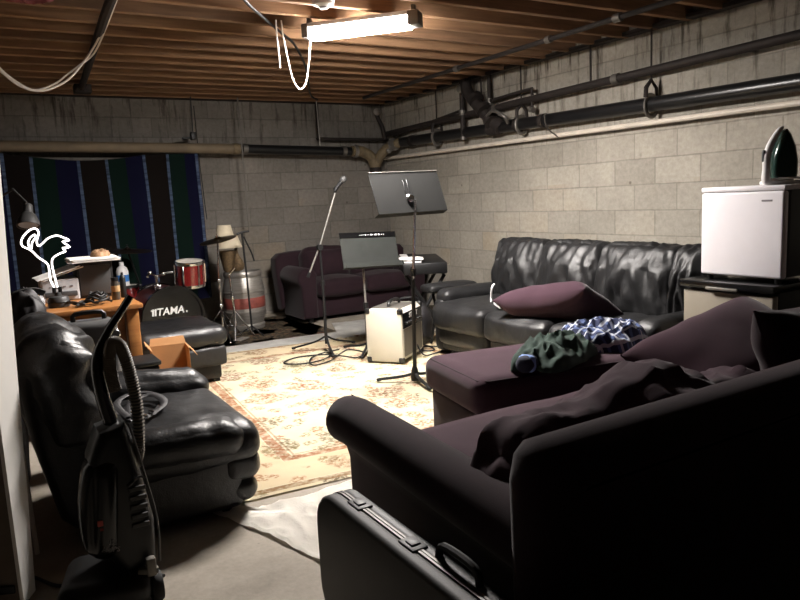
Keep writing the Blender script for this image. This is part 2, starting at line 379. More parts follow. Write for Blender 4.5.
def crumple(bm, cx, cy, z, sx, sy, h, seed, rot=0.0, n=44, f=7.0, lump=None, pw=.5):
    """a heap of cloth lying on a surface"""
    t = bmesh.new(); ul = t.loops.layers.uv.new('UVMap'); g = []
    for i in range(n+1):
        row = []
        for j in range(n+1):
            u, w = i/n*2-1, j/n*2-1
            k = math.sqrt(max(0, 1-.5*w*w)), math.sqrt(max(0, 1-.5*u*u))
            x, y = u*k[0], w*k[1]
            rr = min(1, math.hypot(x, y))
            wob = 1+.28*noise.noise(V((x*2+seed, y*2, 3)))
            px, py = x*sx*wob, y*sy*wob
            e = max(0, 1-rr**3)**pw
            s = V((px*f*.7+py*f*.6+seed*3, py*f*1.5-px*f*.9, seed))
            hh = h*e*(.45+.35*ridge(s)+.22*ridge(s*2.3)) if lump is None else h*e*(.45+.35*ridge(s)+.22*ridge(s*2.3))*lump(x, y)
            if rr > .995: hh = 0
            row.append(t.verts.new((px, py, max(0, hh))))
        g.append(row)
    for i in range(n):
        for j in range(n):
            fa = t.faces.new((g[i][j], g[i+1][j], g[i+1][j+1], g[i][j+1]))
            for lp, (a, b) in zip(fa.loops, ((i, j), (i+1, j), (i+1, j+1), (i, j+1))): lp[ul].uv = (a/n, b/n)
    rim = [e for e in t.edges if e.is_boundary]
    ret = bmesh.ops.extrude_edge_only(t, edges=rim)
    for v in [q for q in ret['geom'] if isinstance(q, bmesh.types.BMVert)]: v.co.z -= .004
    bmesh.ops.contextual_create(t, geom=[e for e in t.edges if e.is_boundary])
    bmesh.ops.recalc_face_normals(t, faces=list(t.faces))
    merge(bm, t, T(cx, cy, z+.005) @ R3(0, 0, rot))

# ------------------------------------------------------------------ object helpers
MW = {}
def props(o, label=None, cat=None, group=None, kind=None):
    for k, v in (('label', label), ('category', cat), ('group', group), ('kind', kind)):
        if v: o[k] = v
    return o
def thing(name, label, cat, loc=(0,0,0), rz=0.0, group=None):
    o = bpy.data.objects.new(name, None); C.objects.link(o); o.empty_display_size = .1
    o.location = loc; o.rotation_euler = (0, 0, rz); MW[o.name] = T(*loc) @ R3(0, 0, rz)
    return props(o, label, cat, group)
def obj(name, bm, m, parent=None, smooth=40, label=None, local=False):
    """link a bmesh built in world coordinates (or thing-local ones) as one mesh object"""
    if parent is not None:
        if not local: bm.transform(MW[parent.name].inverted())
        mt = Matrix.Identity(4)
    else:
        vs = [v.co for v in bm.verts]
        mt = T(*[(min(v[i] for v in vs)+max(v[i] for v in vs))/2 for i in (0, 1)], min(v.z for v in vs))
        bm.transform(mt.inverted())
    me = bpy.data.meshes.new(name); bm.to_mesh(me); bm.free()
    for p in me.polygons: p.use_smooth = True
    me.set_sharp_from_angle(angle=math.radians(smooth))
    me.materials.append(m if not isinstance(m, str) else M[m])
    o = bpy.data.objects.new(name, me); C.objects.link(o)
    if parent is not None: o.parent = parent; MW[o.name] = MW[parent.name]
    else: o.matrix_world = mt; MW[o.name] = mt
    if label: o['label'] = label
    return o
def struct(name, bm, m, parent=None, origin0=True):
    me = bpy.data.meshes.new(name); bm.to_mesh(me); bm.free(); me.materials.append(M[m])
    o = bpy.data.objects.new(name, me); C.objects.link(o); o['kind'] = 'structure'
    if parent is not None: o.parent = parent
    MW[o.name] = Matrix.Identity(4)
    return o
def text(name, body, size, mtx, m, parent, shear=0.0, off=0.0, ext=.0008):
    cu = bpy.data.curves.new('t', 'FONT'); cu.body = body; cu.size = size; cu.align_x = 'CENTER'; cu.align_y = 'CENTER'
    cu.shear = shear; cu.offset = off; cu.extrude = ext; cu.resolution_u = 3
    to = bpy.data.objects.new('t', cu); C.objects.link(to)
    dg = bpy.context.evaluated_depsgraph_get(); me = bpy.data.meshes.new_from_object(to.evaluated_get(dg))
    bpy.data.objects.remove(to); bm = bmesh.new(); bm.from_mesh(me); bpy.data.meshes.remove(me)
    bm.transform(mtx); return obj(name, bm, m, parent)
def frame(o, x, y):
    """matrix from an origin, an x direction and a y direction"""
    x = V(x).normalized(); y = V(y); y = (y-x*y.dot(x)).normalized(); z = x.cross(y)
    m = Matrix((x, y, z)).transposed().to_4x4(); m.translation = V(o); return m

# ------------------------------------------------------------------ the room
XW, YB, ZJ, ZD = 4.42, 7.65, 2.38, 2.57
bm = B(); box(bm, -4.2, XW+.2, -5.2, YB+.2, -.2, 0); struct('floor', bm, 'concrete')
bm = B(); box(bm, -4.2, XW+.2, YB, YB+.2, 0, ZD); struct('wall_back', bm, 'wall_b')
bm = B(); box(bm, XW, XW+.2, -5.0, YB, 0, ZD); struct('wall_right', bm, 'wall_r')
bm = B(); box(bm, -4.2, -4.0, -5.0, YB, 0, ZD); struct('wall_left', bm, 'wall_d')
bm = B(); box(bm, -4.2, XW+.2, -5.2, -5.0, 0, ZD); struct('wall_front', bm, 'wall_d')
bm = B(); box(bm, -4.2, XW+.2, -5.2, YB+.2, ZD, ZD+.1); ceil = struct('ceiling', bm, 'deck')
k = -36
while 4.71+.28*k < YB-.05:
    y = 4.71+.28*k; k += 1
    if y < -4.9: continue
    bm = B(); box(bm, -3.99, XW-.01, y-.021, y+.021, ZJ+random.uniform(-.004, .004), ZD-.002, .004, 1); struct('joist', bm, 'joist' if k % 3 else 'joist2', ceil)
bm = B(); box(bm, XW-.09, XW-.002, -4.99, YB-.06, ZJ+.0, ZJ+.03, .004, 1); struct('trim_1', bm, 'rust')
bm = B(); box(bm, -3.99, XW-.1, YB-.05, YB-.002, ZJ-.005, ZJ+.05, .004, 1); struct('trim_2', bm, 'rust')

# ------------------------------------------------------------------ ceiling light and ceiling things
a, b = V((1.90, 4.22, 2.29)), V((2.385, 3.685, 2.29)); ax = (b-a).normalized(); L = (b-a).length
fx = thing('fluorescent_light', 'lit white fluorescent light fixture hung below the ceiling joists', 'light', (a+b)/2)
m = frame(a, ax, (0, 0, 1))    # local x along fixture, y up, z side
bm = B(); prism(bm, [(.0,-.055),(.0,.055),(L,.055),(L,-.055)], .035, .06, m @ Matrix(((1,0,0,0),(0,0,1,0),(0,1,0,0),(0,0,0,1)))); obj('housing', bm, 'white', fx)
bm = B()
for z0_, z1_ in ((.05, .056), (-.056, -.05)): box(bm, .03, L-.05, -.022, .036, min(z0_,z1_), max(z0_,z1_), .002, 1, m)
obj('diffuser', bm, 'tubeside', fx)
bm = B(); box(bm, .03, L-.05, -.030, -.0225, -.053, .053, .002, 1, m); obj('lens', bm, 'tube', fx)
for x0, x1 in ((-.015, .03), (L-.05, L+.02)):
    bm = B(); box(bm, x0, x1, -.025, .06, -.058, .058, .008, 2, m); obj('end_cap', bm, 'greymetal', fx)
for xx in (.02, L-.02):
    bm = B(); box(bm, xx-.012, xx+.012, .06, .10, -.02, .02, .003, 1, m); obj('bracket', bm, 'greymetal', fx)
sd = thing('smoke_detector', 'round white smoke detector on the joists above the light', 'smoke detector', (1.80, 3.75, ZJ-.002))
bm = B(); lathe(bm, [(.062,0),(.064,-.012),(.058,-.03),(.03,-.04),(0,-.041)], 28, T(1.80, 3.75, ZJ-.003)); obj('cover', bm, 'white', sd)
bm = B(); lathe(bm, [(.026,-.038),(.024,-.05),(0,-.052)], 20, T(1.80, 3.75, ZJ-.003)); obj('sensor', bm, 'printer', sd)

def cable(name, label, pts, r, m, cat='cable', n=10, seg=8):
    bm = B(); tube(bm, pts, r, seg, n); return props(obj(name, bm, m), label, cat)
cable('cable', 'white cable hanging in a loop beside the ceiling light', [(1.745,4.25,2.375),(1.75,4.25,2.28),(1.772,4.25,2.14),(1.797,4.25,2.02),(1.84,4.25,1.965),(1.885,4.25,2.01),(1.915,4.25,2.148),(1.93,4.245,2.26),(1.93,4.235,2.30)], .005, 'whitewire')
cable('cable', 'short white cable end dangling left of the hanging loop', [(1.709,4.25,2.375),(1.709,4.25,2.268),(1.714,4.25,2.166),(1.715,4.25,2.088)], .005, 'whitewire')
cable('cable', 'long white cable drooping below the joists at upper left, the longer loop', [(.72,3.7,2.36),(.735,4.1,2.35),(.76,4.6,2.335),(.74,5.0,2.283),(.605,5.0,2.115),(.5,5.0,2.044),(.401,5.0,2.016),(.304,5.0,2.042),(.206,5.0,2.127),(.08,5.0,2.26),(-.05,5.0,2.365)], .007, 'whitewire')
cable('cable', 'second white cable drooping at upper left, the shorter loop', [(.74,3.7,2.372),(.755,4.1,2.36),(.775,4.6,2.34),(.755,5.02,2.27),(.65,5.02,2.18),(.573,5.02,2.12),(.50,5.02,2.065),(.385,5.02,2.024),(.29,5.02,2.07),(.20,5.02,2.16),(.06,5.02,2.375)], .006, 'whitewire')
cable('conduit', 'flat dark conduit along the joists at upper left', [(.66,2.9,2.344),(.717,4.067,2.344),(.766,4.873,2.344),(.90,6.9,2.344)], .028, 'rust', 'conduit', 4)
jb = B(); box(jb, .84, .98, 6.86, 6.98, 2.30, 2.375, .006); box(jb, .885, .925, 6.84, 6.86, 2.315, 2.34, .004); props(obj('junction_box', jb, 'rust'), 'small dark junction box at the end of the ceiling conduit', 'junction box')
cable('cable', 'black cable running across the joists left of the light', [(1.1,3.4,2.368),(1.385,3.871,2.362),(1.585,4.155,2.362),(1.852,4.513,2.362),(2.07,4.818,2.362),(2.489,5.594,2.362),(3.1,6.9,2.362),(3.36,7.3,2.37)], .009, 'blackwire')
bm = B(); crumple(bm, .3, 3.95, 0, .17, .16, .10, 3); bm.transform(T(0,0,2.375) @ Matrix.Diagonal((1,1,-1,1))); bmesh.ops.reverse_faces(bm, faces=list(bm.faces)); props(obj('rag', bm, 'pinkred'), 'faded red rag stuffed between joists at upper left corner', 'rag')

# ------------------------------------------------------------------ pipes
def pipe(name, label, pts, r, m, cat='pipe', seg=16, n=0, rings=(), rm='greymetal'):
    t = thing(name, label, cat, pts[0]) if rings else None
    bm = B(); tube(bm, pts, r, seg, n)
    if not rings: return props(obj(name, bm, m), label, cat)
    obj('pipe_run', bm, m, t)
    for f, w, k in rings:
        p = V(pts[0]).lerp(V(pts[-1]), f); d = (V(pts[-1])-V(pts[0])).normalized()
        bm = B(); tube(bm, [p-d*w/2, p+d*w/2], r*k, 18); obj('coupling', bm, rm, t)
    return t
YP = 7.42
pipe('drain_pipe', 'dull beige drain pipe across the back wall above the blanket', [(-3.98,YP,1.96),(2.49,YP,1.85)], .052, 'brownpipe', rings=((.99,.06,1.12),(.62,.08,1.1)), rm='fitting')
pipe('drain_pipe', 'black drain pipe on the back wall right of the beige pipe', [(2.5,YP,1.85),(3.80,YP,1.815)], .05, 'blackpipe', rings=((.02,.05,1.15),(.93,.05,1.18)))
t = thing('pipe_elbow', 'aged tan wye fitting joining the pipes in the back corner', 'pipe fitting', (4.05,YP,1.75))
bm = B(); tube(bm, [(3.81,YP,1.815),(3.95,YP,1.81),(4.06,7.40,1.74),(4.10,7.38,1.60)], .062, 16, 8); obj('elbow', bm, 'fitting', t)
bm = B(); tube(bm, [(4.10,7.38,1.60),(4.13,7.36,1.72),(4.22,7.28,1.84),(4.32,7.15,1.892)], .055, 16, 8); obj('branch', bm, 'fitting', t)
bm = B(); tube(bm, [(4.10,7.38,1.62),(4.10,7.38,1.50)], .07, 16); obj('trap', bm, 'rust', t)
for p, d in (((3.86,YP,1.815),(1,0,0)), ((4.25,7.19,1.87),(.2,-.9,.25))):
    d = V(d).normalized(); p = V(p); bm = B(); tube(bm, [p-d*.02, p+d*.02], .072, 18); obj('clamp', bm, 'steel', t)
bm = B(); lathe(bm, [(.03,0),(.03,.03),(.018,.034),(.018,.05),(0,.05)], 6, frame((4.19,7.22,1.80),(1,0,0),(0,0,1))); obj('cleanout_plug', bm, 'steel', t)
XP = 4.28
pipe('drain_pipe', 'thick black drain pipe along the right block wall', [(4.33,7.15,1.892),(4.34,-4.98,1.727)], .055, 'blackpipe', rings=((.144,.16,1.18),(.172,.04,1.2),(.021,.06,1.12),(.20,.05,1.12)), rm='rust')
pipe('pipe', 'dark upper pipe along the right block wall', [(4.33,7.5,2.02),(4.33,-4.98,2.225)], .032, 'rust', rings=((.17,.05,1.3),(.288,.06,1.25)), rm='greymetal')
pipe('pipe', 'thin off-white pipe along the right block wall', [(4.36,7.6,1.737),(4.345,-4.98,1.665)], .02, 'whitepipe')
pipe('pipe', 'narrow dark pipe under the joists near the right wall', [(3.73,6.9,2.345),(3.68,-4.98,2.345)], .018, 'rust', rings=((.147,.05,1.5),(.245,.05,1.5),(.30,.06,1.6)))
pipe('pipe', 'thin dark pipe across the top right of back wall', [(3.44,7.5,2.37),(3.44,7.5,2.0),(3.5,7.5,1.965),(4.36,7.5,1.955)], .017, 'rust', n=4)
cable('hanger_rod', 'thin steel rod beside the dark pipe on back wall', [(3.40,YP,2.375),(3.415,YP,1.885)], .008, 'greymetal', 'hanger', 1)
cable('hanger_rod', 'long thin rod hanging from ceiling above the keg', [(2.47,7.36,2.375),(2.475,7.355,1.9),(2.48,7.35,.98)], .008, 'greymetal', 'hanger', 1)
cable('hanger_rod', 'thin cable hanging down the back wall above the lampshade', [(2.04,7.5,2.3),(2.05,7.5,1.7),(2.07,7.48,1.12)], .005, 'blackwire', 'cable', 1)
cl = thing('pipe_clamp', 'small black clamp on the beige pipe by the blanket corner', 'clamp', (1.98,7.38,1.95))
bm = B(); box(bm, 1.95, 2.0, 7.35, 7.42, 1.94, 2.02, .006); box(bm, 1.86, 1.95, 7.36, 7.40, 1.95, 1.97, .004); obj('jaw', bm, 'black', cl)
bm = B(); tube(bm, [(1.98,7.39,2.02),(1.985,7.39,2.375)], .006, 6); obj('rod', bm, 'black', cl)
def clevis(label, y, x=4.335, zc=1.84, r=.078):
    t = thing('pipe_hanger', label, 'hanger', (x, y, zc))
    bm = B(); tube(bm, [(x, y, 2.40), (x, y, zc+.17)], .007, 8); obj('rod', bm, 'rust', t)
    bm = B(); tube(bm, [(x+r*math.sin(2*PI*i/20)*.85, y, zc+r*math.cos(2*PI*i/20)) for i in range(21)], .011, 8, 0, None, 1.6); obj('ring', bm, 'greymetal', t)
    bm = B(); tube(bm, [(x-.06, y, zc+.06), (x-.055, y, zc+.13), (x, y, zc+.185), (x+.055, y, zc+.13), (x+.06, y, zc+.06)], .011, 8, 0, None, 1.5); tube(bm, [(x-.06,y,zc+.075),(x+.06,y,zc+.075)], .008, 8); obj('yoke', bm, 'rust', t)
clevis('iron ring hanger on the thick black pipe, nearest the fridges', 3.58, zc=1.833)
clevis('iron ring hanger on the thick black pipe, nearest the back corner', 6.40, zc=1.875)
clevis('iron ring hanger on the thick black pipe just past the valve', 5.02, zc=1.855)
for y, z1, lb in ((4.17, 2.045, 'thin rod holding the upper dark pipe above the sofa, nearest one'), (5.6, 2.03, 'thin rod holding the upper dark pipe by the valve')):
    cable('hanger_rod', lb, [(4.33,y,2.40),(4.33,y,z1+.03)], .009, 'rust', 'hanger', 1)
st = thing('pipe_strap', 'pale metal strap over the black and white pipes', 'strap', (4.21, 4.57, 1.75))
bm = B(); tube(bm, [(4.20,4.57,1.90),(4.205,4.57,1.82),(4.25,4.57,1.76),(4.36,4.57,1.70)], .012, 6, 4, None, .5); obj('band', bm, 'greymetal', st)
vv = thing('pipe_valve', 'chunky dark diagonal valve dropping from ceiling to black pipe', 'valve', (4.26,5.74,2.3))
bm = B(); tube(bm, [(4.26,5.76,2.37),(4.26,5.72,2.24),(4.29,5.52,2.03),(4.33,5.30,1.855)], [.05,.06,.055,.06,.07], 14, 6); obj('body', bm, 'rust', vv)
for f in (.3, .55, .8):
    p = V((4.26,5.74,2.3)).lerp(V((4.28,5.30,1.85)), f); bm = B(); d = V((0,-.44,-.45)).normalized(); tube(bm, [p-d*.025, p+d*.025], .078, 14); obj('flange', bm, 'rust', vv)
bm = B(); tube(bm, [(4.24,5.42,1.97),(4.15,5.20,2.0),(4.16,5.05,1.93),(4.22,5.08,1.88)], .016, 8, 5); obj('lever', bm, 'greymetal', vv)
bm = B(); lathe(bm, [(.03,0),(.045,.02),(.03,.05),(0,.05)], 12, frame((4.2,5.80,2.29),(0,1,0),(0,0,1))); obj('cap', bm, 'greymetal', vv)
pipe('pipe', 'upright dark pipe on right wall left of the valve', [(4.30,5.88,2.40),(4.30,5.88,1.80)], .026, 'rust', rings=((.55,.05,1.35),(.97,.03,1.2)))
pipe('pipe', 'short upright pipe just right of the diagonal valve', [(4.35,5.50,2.40),(4.35,5.50,2.09)], .02, 'rust', rings=((.9,.07,1.6),))
pipe('pipe', 'short horizontal branch pipe ending in a tap above black pipe', [(4.32,5.45,2.13),(4.32,4.92,2.15),(4.32,4.86,2.13),(4.32,4.86,1.97)], .014, 'rust', n=4, rings=((.99,.05,1.8),))
pipe('pipe', 'small slanting pipe from back corner to the upright pipe', [(4.32,7.3,1.98),(4.32,5.92,2.10)], .014, 'rust')
pr = thing('corner_bracket', 'black bracket with round knob in the back corner above the elbow', 'bracket', (4.3,7.3,2.1))
bm = B(); tube(bm, [(4.18,7.45,2.25),(4.24,7.42,2.10),(4.26,7.4,1.95)], .025, 10); obj('arm', bm, 'rust', pr)
bm = B(); lathe(bm, [(.04,0),(.045,.02),(.02,.03),(0,.03)], 14, frame((4.17,7.42,2.27),(1,0,0),(0,0,1))); obj('knob', bm, 'steel', pr)

# ------------------------------------------------------------------ blanket on back wall
def bl(u, v):
    px = u
    x = .14+1.86*u
    top = 1.80-.055*math.sin(PI*min(1, max(0, (u-.12)/.62)))
    if u < .1: top = 1.82
    z = top-(top-.30)*v
    x += .03*v*(1 if u > .5 else .3) - .02*math.sin(u*9)*v
    y = 7.36+.018*math.sin(u*24+v*1.3)*(.3+v)+.014*noise.noise(V((u*5, v*4, 2)))+.03*v*0
    return V((x, y, z))
bm = B(); sheetmesh(bm, bl, 70, 40, .006); props(obj('striped_blanket', bm, 'blanket'), 'dark navy, green and black striped blanket hung on the back wall', 'blanket')

# ------------------------------------------------------------------ rugs and sheets
rc, ra = V((2.13, 4.24, 0)), math.radians(-4)
def rugf(u, v):
    p = V(((u-.5)*2.54, (v-.5)*3.10, .013+.004*noise.noise(V((u*6, v*7, 0)))))
    return p
bm = B(); sheetmesh(bm, rugf, 40, 48, -.009); rug = obj('floral_rug', bm, 'rug', None)
rug.location = (rc.x, rc.y, 0); rug.rotation_euler = (0, 0, ra)
for v in rug.data.vertices: v.co.z += 0
zmin = min(v.co.z for v in rug.data.vertices); rug.location.z = .0035-zmin
props(rug, 'large cream rug with rust floral pattern in the middle of the floor', 'rug')
def drk(u, v): 
    p = V((1.62+1.2*u, 6.12+1.3*v-.12*u, .012+.01*max(0, noise.noise(V((u*4, v*4, 7))))))
    return p
bm = B(); sheetmesh(bm, drk, 20, 20, -.007); props(obj('dark_rug', bm, 'darkrug'), 'small dark patterned rug in front of the steel keg', 'rug')
def clip_sheet(name, poly, z, amp, m, label, cat, seed, n=46, f=5):
    xs = [p[0] for p in poly]; ys = [p[1] for p in poly]
    cx, cy = sum(xs)/len(xs), sum(ys)/len(ys)
    bm = B(); t = bmesh.new(); rings = []
    K = 96
    def edge(a):
        d = V((math.cos(a), math.sin(a))); best = 9
        for i in range(len(poly)):
            p, q = V(poly[i])-V((cx, cy)), V(poly[(i+1) % len(poly)])-V((cx, cy)); e = q-p
            den = d.x*e.y-d.y*e.x
            if abs(den) < 1e-9: continue
            s = (p.x*e.y-p.y*e.x)/den; w = (p.x*d.y-p.y*d.x)/den
            if s > 0 and -1e-6 <= w <= 1+1e-6: best = min(best, s)
        return best
    E = [edge(2*PI*i/K)*(1+.03*noise.noise(V((i*.3, seed, 0)))) for i in range(K)]
    c = None
    for j in range(25):
        f2 = j/24
        ring = []
        for i in range(K):
            a = 2*PI*i/K; x, y = cx+math.cos(a)*E[i]*f2, cy+math.sin(a)*E[i]*f2
            s = V((x*f, y*f*.7, seed)); h = z+amp*max(0, ridge(s)*.55+ridge(s*2.2)*.35)*(1 if f2 < .97 else .5)
            ring.append(t.verts.new((x, y, h)))
            if j == 0: break
        rings.append(ring)
    for i in range(K): t.faces.new((rings[0][0], rings[1][i], rings[1][(i+1) % K]))
    for a, b in zip(rings[1:], rings[2:]):
        for i in range(K): t.faces.new((a[i], b[i], b[(i+1) % K], a[(i+1) % K]))
    bmesh.ops.solidify(t, geom=list(t.faces), thickness=.002); bmesh.ops.recalc_face_normals(t, faces=list(t.faces)); merge(bm, t)
    return props(obj(name, bm, m, smooth=70), label, cat)
clip_sheet('cotton_sheet', [(.66,2.80),(.74,2.60),(.80,2.44),(.90,2.07),(1.0,2.0),(1.6,2.2),(1.6,2.655),(.83,2.672)], .003, .035, 'sheet', 'rumpled white cotton sheet at the near edge of the cream rug', 'sheet', 3)
clip_sheet('plastic_sheet', [(1.35,5.86),(1.5,6.05),(2.1,6.08),(2.82,6.0),(2.85,6.5),(3.9,6.35),(4.0,5.2),(3.42,4.6),(3.42,5.60),(2.2,5.75)], .003, .012, 'tarp', 'grey-white plastic sheet on the floor behind the cream rug', 'sheet', 9)

# ------------------------------------------------------------------ foreground plum sofa
sf = thing('plum_sofa', 'dark plum sofa seen from behind in the right foreground', 'sofa', (1.9, 1.5, 0))
bm = B()
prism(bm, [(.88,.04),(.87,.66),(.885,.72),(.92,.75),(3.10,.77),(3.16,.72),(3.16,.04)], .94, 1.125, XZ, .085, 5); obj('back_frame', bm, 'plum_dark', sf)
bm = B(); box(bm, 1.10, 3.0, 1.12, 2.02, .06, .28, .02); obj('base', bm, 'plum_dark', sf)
def arm(x, sgn, y0, y1, name='arm'):
    bm = B(); out = []
    # scroll arm profile in (x,z): roll on top leaning outward
    pr = [(.13,.05),(.13,.52)]+[(.055+.085*math.cos(a), .488+.085*math.sin(a)) for a in [math.radians(q) for q in range(20, 231, 15)]]+[(.045,.39),(.058,.34),(.062,.05)]
    tt = bmesh.new(); rings = []
    for k in range(13):
        f = k/12; y = y0+(y1-y0)*f; dx = .075*f*0; sc = 1.0
        if f > .93: sc = 1-.02*(f-.93)/.07
        rings.append([tt.verts.new((x+sgn*(-.07+px*sc)-(.07*(1-f))*sgn, y, pz*sc)) for px, pz in pr])
    for a_, b_ in zip(rings, rings[1:]):
        for j in range(len(pr)): tt.faces.new((a_[j], a_[(j+1) % len(pr)], b_[(j+1) % len(pr)], b_[j]))
    cap1 = tt.faces.new(rings[-1]); tt.faces.new(rings[0][::-1])
    bmesh.ops.recalc_face_normals(tt, faces=list(tt.faces))
    bmesh.ops.bevel(tt, geom=list(cap1.edges), offset=.02, segments=3, affect='EDGES', profile=.5)
    merge(bm, tt); return obj(name, bm, 'plum_dark', sf, smooth=50)
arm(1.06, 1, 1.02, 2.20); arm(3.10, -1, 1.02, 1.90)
bm = B(); pad(bm, (.95, .92, .17), (1.62, 1.58, .36), r=.05, puff=(0,0,.025), wr=.006, wf=(4,4,4), seed=3); obj('seat_cushion', bm, 'plum', sf)
bm = B(); pad(bm, (.90, .80, .17), (2.55, 1.52, .36), r=.05, puff=(0,0,.025), wr=.006, wf=(4,4,4), seed=4); obj('seat_cushion', bm, 'plum', sf)
for x in (1.10, 3.05):
    for y in (1.0, 1.95):
        bm = B(); box(bm, x-.03, x+.03, y-.03, y+.03, 0, .06, .005); obj('foot', bm, 'black', sf)
def crsag(p, q):
    q = q.copy(); q.z += -.05*abs(p.x)**2+.03*math.sin(p.x*6+1)-.03*(p.x < -.6)*(abs(p.x)-.6)*4*(p.z > 0); q.y += .05*p.z; return q
bm = B(); pad(bm, (1.06, .22, .29), (1.54, 1.275, .56), (-.16, .0, .0), .085, (.02,.04,.01), .034, (9,8,5), 8, 40, sag=crsag)
props(obj('back_cushion', bm, 'plum'), 'crumpled plum back cushion slumped against the near sofa back', 'cushion')
bm = B(); pillow(bm, .74, .54, .32, (2.64, 1.76, .50), (.50, -.22, -.10), .008, 5)
props(obj('pillow', bm, 'plum'), 'big smooth plum pillow behind the crumpled cushion', 'pillow')
bm = B(); pillow(bm, .70, .44, .24, (2.47, 1.32, .61), (1.30, .03, .1), .016, 12)
props(obj('back_cushion', bm, 'plum_dark'), 'dark plum back cushion at the far right end of near sofa', 'cushion')

# ------------------------------------------------------------------ plum ottoman and clothes on it
ot = thing('ottoman', 'plum upholstered ottoman in front of the near sofa', 'ottoman', (2.25, 2.56, 0))
bm = B(); pad(bm, (1.02, .60, .17), (2.25, 2.56, .375), r=.055, puff=(0,0,.012), wr=.003, seed=2, seg=18); obj('cushion', bm, 'plum', ot)
bm = B(); box(bm, 1.77, 2.73, 2.29, 2.83, .05, .30, .02, 3); obj('base', bm, 'plum_dark', ot)
pts = [(1.70+.03,2.28,.43),(2.77,2.28,.43)]; bm = B(); tube(bm, [(1.77,2.31,.448),(1.81,2.275,.448),(2.69,2.275,.448),(2.74,2.31,.448),(2.74,2.81,.448),(2.70,2.845,.448),(1.81,2.845,.448),(1.765,2.81,.448),(1.77,2.31,.448)], .006, 6); obj('piping', bm, 'plum_dark', ot)
for x in (1.82, 2.68):
    for y in (2.33, 2.79):
        bm = B(); lathe(bm, [(.022,0),(.03,.055),(0,.055)], 12, T(x, y, 0)); obj('foot', bm, 'black', ot)
ot.location = (2.28, 2.53, 0); ot.rotation_euler = (0, 0, math.radians(-10))
bm = B(); crumple(bm, 2.23, 2.40, .47, .27, .16, .12, 2, .35, 56, 6.5); props(obj('fleece_garment', bm, 'green'), 'crumpled dark green garment on the plum ottoman', 'clothes')
bm = B(); crumple(bm, 2.64, 2.49, .465, .28, .19, .13, 6, .1, 56, 6); props(obj('plaid_shirt', bm, 'plaid'), 'crumpled blue and white plaid shirt on the plum ottoman', 'clothes')
sk = thing('rolled_socks', 'light blue striped sock roll beside the green garment', 'socks', (1.90, 2.33, .47))
bm = B(); pad(bm, (.11, .075, .07), (1.97, 2.28, .512), (0,0,.35), .034, wr=.004, wf=(20,20,20), seg=8); obj('roll', bm, 'navy', sk)
bm = B(); pad(bm, (.045, .079, .074), (1.97, 2.28, .512), (0,0,.35), .036, wr=.003, wf=(20,20,20), seg=8); obj('stripe', bm, 'lightblue', sk)

# ------------------------------------------------------------------ black leather three-seat sofa on the right
ls = thing('leather_sofa', 'black leather three-seat sofa along the right wall', 'sofa', (3.4, 3.5, 0))
y0, y1 = 2.56, 4.56
bm = B(); box(bm, 3.02, 3.80, y0+.02, y1-.05, .05, .27, .03, 3); obj('base', bm, 'leather', ls)
for k in range(3):
    w = (y1-y0-.06)/3; yc = y0+.0+w*(k+.5)
    bm = B(); pad(bm, (.80, w-.004, .20), (3.32, yc, .335), r=.055, puff=(.03,0,.025), wr=.010, wf=(5,9,5), seed=k+20, seg=20); obj('seat_cushion', bm, 'leather', ls)
    bm = B(); pad(bm, (.76, w-.03, .18), (3.335, yc, .20), r=.06, puff=(.012,0,0), wr=.004, wf=(3,6,3), seed=k+30, seg=14); obj('front_panel', bm, 'leather', ls)
bm = B(); pad(bm, (.30, y1-y0-.02, .62), (3.82, (y0+y1)/2, .47), (0, .10, 0), .10, wr=.005, seed=9, seg=14); obj('back_frame', bm, 'leather', ls)
edges_ = [y0+.0, y0+.20, y0+.80, y0+1.38, y0+1.94]
for k, (ya, yb) in enumerate(((2.57,2.78),(2.77,3.37),(3.36,3.94),(3.93,4.49))):
    bm = B()
    def sg(p, q, k=k):
        q = q.copy(); 
        g = math.exp(-((abs(p.y)-1)/.12)**2)*.0
        fan = math.sin(p.y*11+p.z*5*(1 if p.y > 0 else -1)+k)*.012*(1-abs(p.z)**3)*(p.x < 0)*(.4+.6*(p.z < .3))
        q.x += fan-.03*math.sin(PI*(p.z*.5+.5))*(p.x < 0); return q
    pad(bm, (.22, yb-ya+.012, .47), (3.67, (ya+yb)/2, .635), (0, .17, 0), .05, (.05,.004,.012), .022, (9,15,4.5), 40+k, 40, sag=sg); obj('back_cushion', bm, 'leather', ls)
for yc, nm in ((y1-.02, 'arm_pad'), (y0+.0, 'arm_pad')):
    bm = B(); pad(bm, (.66, .17, .12), (3.37, yc, .455), (0, 0, 0), .055, (0,0,.015), .006, (8,8,8), 3, 16); obj('arm_pad', bm, 'leather', ls)
    bm = B(); pad(bm, (.78, .13, .42), (3.40, yc, .24), r=.05, wr=.003, seed=5, seg=12); obj('arm', bm, 'leather', ls)
for x in (3.1, 3.72):
    for y in (y0+.08, y1-.12):
        bm = B(); box(bm, x-.03, x+.03, y-.03, y+.03, 0, .055, .004); obj('foot', bm, 'black', ls)
bm = B(); pillow(bm, .44, .72, .24, (3.14, 3.34, .50), (-.20, .50, .12), .010, 14)
props(obj('pillow', bm, 'plum'), 'large plum pillow lying on the black leather sofa', 'pillow')
wf_ = thing('power_adapter', 'white charger with a white lead at the left end of leather sofa', 'charger', (3.09, 3.85, .45))
bm = B(); box(bm, -.10, .10, -.028, .028, 0, .03, .008, 2, T(3.09,3.85,.452) @ R3(0,0,1.11)); obj('body', bm, 'white', wf_)
bm = B(); tube(bm, [(3.16,4.04,.46),(3.175,4.06,.475),(3.17,4.05,.52),(3.165,4.03,.57),(3.19,4.04,.59)], .008, 8, 5); obj('lead', bm, 'white', wf_)

